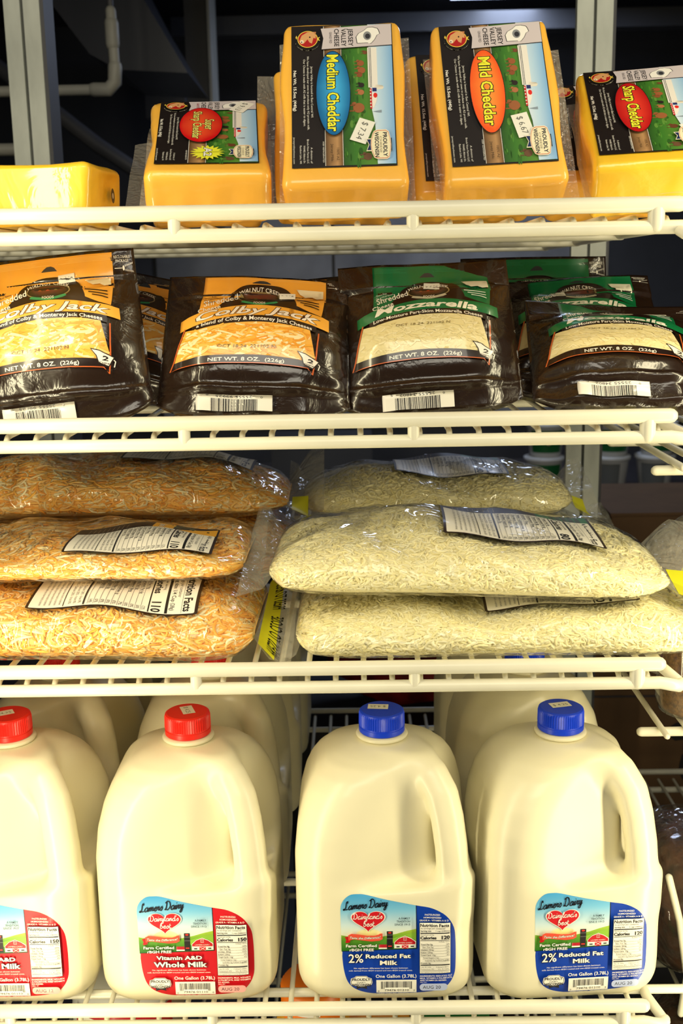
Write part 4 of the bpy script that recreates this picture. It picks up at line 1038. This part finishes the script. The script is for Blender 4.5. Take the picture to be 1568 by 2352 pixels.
def bag(kind, name_label, loc, a, b, c, seed, rot=(0, 0, 0), tl=5, trr=5, sag=.25, n=4600, lab=None, flange_r=.030, flange_l=.018, yellow=True, yfrac=1.0, group=None, detail=True, flift=0.0, film_off=.004, fup=(0, 0)):
    r = empty('cheese_bag'); core = bag_fn(a, b, c, tl, trr, sag, seed)
    P, F = grid_surface(core, 60, 48, -.0010 if kind == 'colby' else .0001); o = bpy.data.objects.new('cheese_filling', fast_mesh('cheese_filling', P, F, MT['core_c' if kind == 'colby' else 'core_m'])); COL.objects.link(o); o.parent = r
    V, F, C = shreds(core, n, COLBY if kind == 'colby' else MOZZ, seed, L=.026 if kind == 'colby' else .017, wd=.00118 if kind == 'colby' else .00115, depth=.0022 if kind == 'colby' else .0009)
    o = bpy.data.objects.new('shredded_cheese', fast_mesh('shredded_cheese', V, F, MT['shred'], C)); COL.objects.link(o); o.parent = r; o['kind'] = 'stuff'
    P, F = grid_surface(core, 110, 80, film_off, seed=seed, wr=.0036); o = bpy.data.objects.new('film', fast_mesh('film', P, F, MT['film'])); COL.objects.link(o); o.parent = r
    # sealed ends
    for side, ext in ((1, flange_r), (-1, flange_l)):
        if not ext: continue
        e0 = core(np.array([side*.985]), np.array([math.pi/2]), 0)[0]; zc = core(np.array([side*.99]), np.array([0.]), 0)[0][2]
        V = []; F = []; ny, nx = 30, 8; k_up = fup[0] if side > 0 else fup[1]
        for i in range(nx+1):
            for j in range(ny+1):
                s = i/nx; y = (-1+2*j/ny)*b*(.50+.42*s); x = side*(a*.955+s*(ext+a*.045))
                z = zc+noise.noise(Vector((x*30, y*26+seed, 1.5*side)))*.008*s+k_up*s*s+flift*s+(-1+2*j/ny)*.024*min(1, s*1.6); z = max(z, .0015)
                V.append((x, y, z))
        for i in range(nx):
            for j in range(ny):
                q = i*(ny+1)+j; F.append((q, q+ny+1, q+ny+2, q+1) if side > 0 else (q, q+1, q+ny+2, q+ny+1))
        fl = mesh_obj('end_seal', V, F, MT['filmdark'], r)
        if side > 0 and yellow:
            sv = []; sf = []; nn = 24
            for j in range(nn+1):
                for i_ in (2, 5):
                    jj = j/nn*ny*yfrac; j0 = min(int(jj), ny-1); fr = jj-j0
                    p0 = Vector(V[i_*(ny+1)+j0]); p1 = Vector(V[i_*(ny+1)+j0+1]); q = p0.lerp(p1, fr); sv.append((q.x, q.y, q.z+.0007))
            for j in range(nn): sf.append((2*j, 2*j+1, 2*j+3, 2*j+2))
            ys = mesh_obj('yellow_seal_strip', sv, sf, MT['yell'], r); ys['label'] = 'bright yellow tear strip'
            pr = Print(); pr.text('PRESS TO CLOSE', 60, 30, 460, 46, '#202018', bold=.01); pr.text('PRESS TO RECLOSE', 640, 30, 460, 46, '#202018', bold=.01)
            def fs(A):
                t = A[:, 0]/1200; jj = t*nn; j0 = np.clip(jj.astype(int), 0, nn-1); fr = (jj-j0)[:, None]; sa = np.array(sv)
                L0 = sa[2*j0]*(1-fr)+sa[2*j0+2]*fr; R0 = sa[2*j0+1]*(1-fr)+sa[2*j0+3]*fr; w_ = (A[:, 1:2])/60.
                return L0*w_+R0*(1-w_)+np.array([0, 0, 2e-4]), np.tile([0, 0, 1.], (len(A), 1))
            if yfrac == 1: pr.build('seal_lettering', fs, 60, ys, MT['print'])
    if lab:
        lx, lth, sc, = lab
        p = facts(kind)
        def fn(A):
            u = (lx+(A[:, 0]-700)*sc)/a; th = lth-(A[:, 1]-0)*sc/ (b*.85)
            Q = core(u, th, film_off+.0022); e = 2e-3
            N = np.cross(core(u+e, th, film_off+.0022)-Q, core(u, th+e, film_off+.0022)-Q); N /= np.linalg.norm(N, axis=1, keepdims=True)+1e-9
            return Q+N*.0012, N
        p.build('nutrition_label', fn, 60, r, MT['print'], lift=1.2e-5)
    r.location = loc; r.rotation_euler = rot; tag(r, name_label, 'cheese bag', group); return r
S3 = SZ[3]
GC, GM = 'large bags of shredded colby jack', 'large bags of shredded mozzarella'
bag('colby', 'big colby jack bag at the front bottom of the left stack, yellow seal at right', (-.2620, .925, S3+.0005), .178, .098, .0295, 1, tl=9, trr=8, lab=(.064, 1.38, 1.00e-4), group=GC, flange_r=.030, rot=(0, 0, R(-1)), sag=.25)
bag('colby', 'big colby jack bag lying on the front bottom left bag', (-.2700, .945, S3+.0600), .176, .088, .0150, 2, tl=9, trr=9, lab=(.088, 1.30, .88e-4), group=GC, flange_r=.012, yellow=False, rot=(R(-2), 0, 0), sag=.1)
bag('colby', 'big colby jack bag under the topmost one in the rear left stack', (-.2500, 1.140, S3+.0005), .190, .088, .0370, 3, tl=6, trr=5, group=GC, flange_r=.02, yellow=False, sag=.1, n=2600)
bag('colby', 'big colby jack bag on top of the left stack with raised clear seal', (-.2680, 1.120, S3+.0745), .200, .085, .0285, 4, tl=6, trr=3.2, lab=(.095, 2.1, .95e-4), group=GC, flange_r=.035, fup=(.022, 0), sag=.45, rot=(0, R(0), R(1)), yfrac=.3)
bag('mozz', 'big mozzarella bag at the bottom of the right stack', (.1220, .925, S3+.0005), .175, .098, .0225, 5, tl=7, trr=7, lab=(.045, 1.52, .90e-4), group=GM, sag=.15, n=6500, flange_l=.010)
bag('mozz', 'big mozzarella bag on top of the front right stack, nutrition label facing up', (.0930, .928, S3+.0490), .166, .097, .0255, 6, tl=6, trr=3, lab=(.045, 1.68, .95e-4), group=GM, sag=.30, n=6500, flange_l=.024, flange_r=.05, rot=(0, R(2), R(-2)), yfrac=.4)
bag('mozz', 'big mozzarella bag at the rear right with crumpled glinting label', (.0850, 1.170, S3+.0600), .142, .085, .0240, 7, tl=3.5, trr=4, lab=(.015, 1.7, .85e-4), group=GM, sag=.2, n=2600, yfrac=.35)
bag('mozz', 'big mozzarella bag beneath the rear right one, nearly hidden', (.1020, 1.175, S3+.0005), .155, .085, .0300, 8, tl=4, trr=4, group=GM, sag=.1, n=1500, yellow=False)
# ================================================================ THINGS AROUND AND BEHIND
tb = empty('back_counter', (0.9, 3.05, 0)); tag(tb, 'long dark counter in the back of the cooler carrying white tubs', 'counter')
boxobj('countertop', (0, 0, .695), (2.6, 1.0, .03), MT['table'], tb)
for sx in (-1.25, 1.25):
    for sy in (-.45, .45): boxobj('leg', (sx, sy, .34), (.05, .05, .68), MT['cond'], tb)
def tub(x, y, z, label, green, group, src=None):
    r = empty('food_tub', (x, y, z)); 
    V, F = lathe_data([(.040, 0), (.043, .004), (.052, .082), (.053, .085)], 32); mesh_obj('container', V, F, MT['tub'], r)
    V, F = lathe_data([(.055, .083), (.0565, .085), (.0565, .093), (.052, .095)], 32); mesh_obj('lid', V, F, MT['tublid'], r)
    V = []; F = []; n = 20
    for k in range(n+1):
        a = R(-150+(110 if green else 80)*k/n)
        for rr, zz in ((.0455, .014), (.0522, .076)): V.append((rr*math.cos(a), rr*math.sin(a), zz))
    for k in range(n): F.append((2*k, 2*k+2, 2*k+3, 2*k+1))
    mesh_obj('wrap_label', V, F, MT['tubg'] if green else MT['greyp'], r)
    if green:
        bm = bmesh.new(); bmesh.ops.create_icosphere(bm, subdivisions=2, radius=.010); bmesh.ops.scale(bm, vec=(1, .2, 1), verts=bm.verts); bm_obj('cream_emblem', bm, MT['tubc'], r, True, (.0, -.0505, .045))
    tag(r, label, 'tub', group); return r
ty = 3.02
for i, (px, g1, g2, nm) in enumerate(((.528, True, True, 'left of the right post'), (.712, False, True, 'just right of the right post'), (.838, False, True, 'further right under the grey rack wires'))):
    tub(px, ty, .7105, 'white food tub at the bottom of the stack '+nm, g1, 'tubs on the back counter')
    tub(px+.003, ty, .8055, 'green-labelled food tub stacked on another '+nm, g2, 'tubs on the back counter')
# far blurred shelf box at left tier three
b_ = boxobj('storage_crate', (-.10, 3.3, .775), (.30, .2, .12), MT['wall']); tag(b_, 'dim blue-grey crate on the back counter between the bag stacks', 'crate')
# cardboard box behind the right rack
cb = empty('cardboard_box', (.64, 1.80, .36)); tag(cb, 'brown cardboard box with dark printed shapes behind the right rack', 'box')
boxobj('carton', (0, 0, .21), (.56, .34, .42), MT['card'], cb, .003)
bm = bmesh.new()
for cx, cz, rx, rz in ((-.165, .345, .045, .014), (-.13, .350, .035, .010), (-.20, .350, .020, .012), (-.075, .335, .012, .012), (-.105, .20, .020, .025), (-.11, .165, .018, .03), (-.095, .135, .022, .02), (-.125, .225, .024, .016), (-.08, .115, .014, .016)):
    g = bmesh.ops.create_circle(bm, cap_ends=True, segments=14, radius=1.0)['verts']
    for v in g:
        k = 1+.25*noise.noise(Vector((v.co.x*3+cx*90, v.co.y*3, cz*50))); x, y = v.co.x*k, v.co.y*k; v.co = (cx+x*rx, -.1712, cz+y*rz)
for z_ in (.085, .10, .165, .25): 
    for k in range(5): box(bm, (-.02+k*.035, -.1712, z_), (.026, .0006, .004))
bm_obj('printed_figure', bm, MT['ink'], cb)
tape = boxobj('tape_seam', (0, -.171, .285), (.55, .0012, .003), MT['table'], cb)
cb2 = empty('cardboard_box', (.85, 2.20, .80)); tag(cb2, 'brown carton top showing behind the spice bag on the right', 'box'); boxobj('carton', (0, 0, 0), (.72, .3, .09), MT['card'], cb2, .003)
boxobj('carton_lid', (0, 0, .047), (.725, .305, .006), MT['card'], cb2)
# jar of spice on the right rack
jx, jy, jz = .3130, .950, .9040
r = empty('spice_jar', (jx, jy, jz)); tag(r, 'clear bag of coarse brown spice at the right edge under the mozzarella bags', 'spice')
V, F = lathe_data([(.024, 0), (.033, .003), (.036, .012), (.036, .078), (.033, .088)], 32); V = [(x+.0015*math.sin(z*140), y, z) for x, y, z in V]
mesh_obj('spice', V, F, MT['spice'], r)
V, F = lathe_data([(.026, -.001), (.036, .002), (.0385, .012), (.0385, .080), (.030, .100), (.012, .108)], 32); mesh_obj('clear_wrapper', V, F, MT['jar'], r)
# twist tied bag
r = empty('twist_tied_bag', (.355, 1.08, .904)); tag(r, 'clear bag of brown filling closed with a red twist tie, right edge', 'bag')
V, F = lathe_data([(.045, 0), (.075, .008), (.085, .040), (.078, .085), (.050, .125), (.014, .150)], 36)
V = [(x*(1+.08*noise.noise(Vector((x*30, y*30, z*30)))), y*(1+.08*noise.noise(Vector((y*30, x*30, z*30+4)))), z) for x, y, z in V]; mesh_obj('filling', V, F, MT['spice'], r)
V, F = lathe_data([(.048, -.001), (.079, .006), (.090, .040), (.083, .088), (.054, .130), (.010, .165), (.008, .172), (.020, .200), (.024, .222)], 36)
V = [(x*(1+.14*noise.noise(Vector((x*44, y*44, z*20)))), y*(1+.14*noise.noise(Vector((y*44, x*44, z*20+4)))), z) for x, y, z in V]; mesh_obj('clear_wrapper', V, F[:-1], MT['filmdark'], r)
V, F = lathe_data([(.0095, .163), (.0112, .164), (.0112, .169), (.0095, .170)], 20); tt = mesh_obj('twist_tie', V, F, MT['red'], r)
# dark wrapped packages at the lower right
def pack(x, y, z, s, label, seed):
    r = empty('wrapped_package', (x, y, z)); tag(r, label, 'package', 'dark wrapped packages on the right rack')
    bm = bmesh.new(); bmesh.ops.create_icosphere(bm, subdivisions=4, radius=1)
    for v in bm.verts:
        k = 1+.10*noise.noise(v.co*2.4+Vector((seed, 0, 0)))+.03*noise.noise(v.co*7); q = v.co*k
        v.co = (math.copysign(abs(q.x)**.8, q.x)*s[0], math.copysign(abs(q.y)**.8, q.y)*s[1], (math.copysign(abs(q.z)**.8, q.z)+1)*s[2])
    me_ = bm.copy(); bm_obj('filling', bm, MT['bread'], r, True)
    bmesh.ops.scale(me_, vec=(1.06, 1.06, 1.03), verts=me_.verts); bm_obj('clear_wrapper', me_, MT['film'], r, True)
    return r
pack(.375, 1.10, .556, (.075, .10, .075), 'upper dark brown wrapped package beside the last milk jug', 1)
pack(.400, .94, .556, (.070, .055, .095), 'nearer dark brown wrapped package against the grey upright', 2)
pack(.360, 1.00, .400, (.075, .11, .065), 'lower dark brown wrapped package below the right rack shelf', 3)
st = tube('cable_strap', [(.288, .93, .745), (.300, .93, .70), (.310, .93, .64), (.306, .93, .60)], .0035, MT['shelf']); tag(st, 'white curved strap in front of the dark packages at the right', 'strap')
# white tag
# items on the lowest shelf
S5 = SZ[5]+.0005
wb = empty('white_tub', (-.235, .960, S5)); tag(wb, 'white container with red label and barcode seen between the two red-capped jugs', 'container')
V, F = lathe_data([(.045, 0), (.052, .006), (.055, .17), (.052, .20), (.044, .21)], 40); mesh_obj('container', V, F, MT['tub'], wb)
p = Print(); p.rect(0, 0, 900, 600, '#b01420'); p.rect(60, 40, 560, 560, '#e8e4d8'); p.rect(100, 80, 520, 240, '#d0ccc0')
for k in range(4): p.rect(100, 100+k*40, 500, 108+k*40, '#3a3a3c')
p.barcode(120, 330, 480, 500, 34, 9)
def fw_(A):
    th = R(-140)+A[:, 0]/900*R(110); return np.stack([.0558*np.cos(th), .0558*np.sin(th), .190-A[:, 1]/600*.085], 1), np.stack([np.cos(th), np.sin(th), 0*th], 1)
p.build('label', fw_, 60, wb, MT['print'])
ob = empty('juice_bottle', (-.048, .905, S5)); tag(ob, 'amber bottle with wide orange cap and price sticker under the milk shelf', 'bottle')
V, F = lathe_data([(.036, 0), (.040, .006), (.040, .165), (.034, .190), (.024, .203)], 40); mesh_obj('bottle_body', V, F, MT['amber'], ob)
V, F = lathe_data([(.0285, 0), (.030, .002), (.030, .028), (.0270, .032), (.004, .033)], 80, ribs=(.002, .028, .0006)); oc = mesh_obj('cap', V, F, MT['orange'], ob, True, (0, 0, .197)); oc['label'] = 'wide orange screw cap'
def fo(A):
    th = R(-95)+A[:, 0]/50*R(20); return np.stack([.0308*np.cos(th), .0308*np.sin(th), .018-A[:, 1]*1.6e-4], 1), np.stack([np.cos(th), np.sin(th), 0*th], 1)
price_tag(oc, '$ 6.25', 0, 0, fo)
for i, (x, c1, lb, t_) in enumerate(((.010, '#e8a018', 'orange and green juice carton under the middle of the milk shelf', 'ORANGE'), (.085, '#1c7a3c', 'green juice carton beside the orange one under the milk shelf', ''))):
    cr = empty('juice_carton', (x, .885, S5)); tag(cr, lb, 'carton', 'cartons on the lowest shelf'); boxobj('carton', (0, 0, .095), (.066, .07, .19), mat('carton_print', c1, .4), cr, .002)
    p = Print(); p.rect(0, 0, 600, 500, '#c8541c' if i == 0 else '#e8a018'); p.text(t_, 60, 300, 480, 120, '#f4ecd0', bold=.03) if t_ else None
    p.build('label', lambda A: (np.stack([-.031+A[:, 0]/600*.062, np.full(len(A), -.0352), .185-A[:, 1]/500*.05], 1), np.tile([0, -1., 0], (len(A), 1))), 200, cr, MT['print'])
# blurred dark and red packages behind the middle of the milk shelf
rs = empty('red_package', (.115, 1.72, .62)); tag(rs, 'blurred dark red package behind the blue-capped jugs', 'package')
bm = bmesh.new(); bmesh.ops.create_icosphere(bm, subdivisions=4, radius=1)
for v in bm.verts:
    k = 1+.25*noise.noise(v.co*2.2); v.co = (math.copysign(abs(v.co.x)**.7, v.co.x)*.16*k, v.co.y*.09*k, (math.copysign(abs(v.co.z)**.6, v.co.z)*k+1)*.13)
bm_obj('wrapping', bm, MT['redstuff'], rs, True)
ls = boxobj('pallet_stack', (.10, 1.75, .30), (.42, .30, .62), MT['ink']); tag(ls, 'dark crate carrying the red package behind the milk shelf', 'crate')
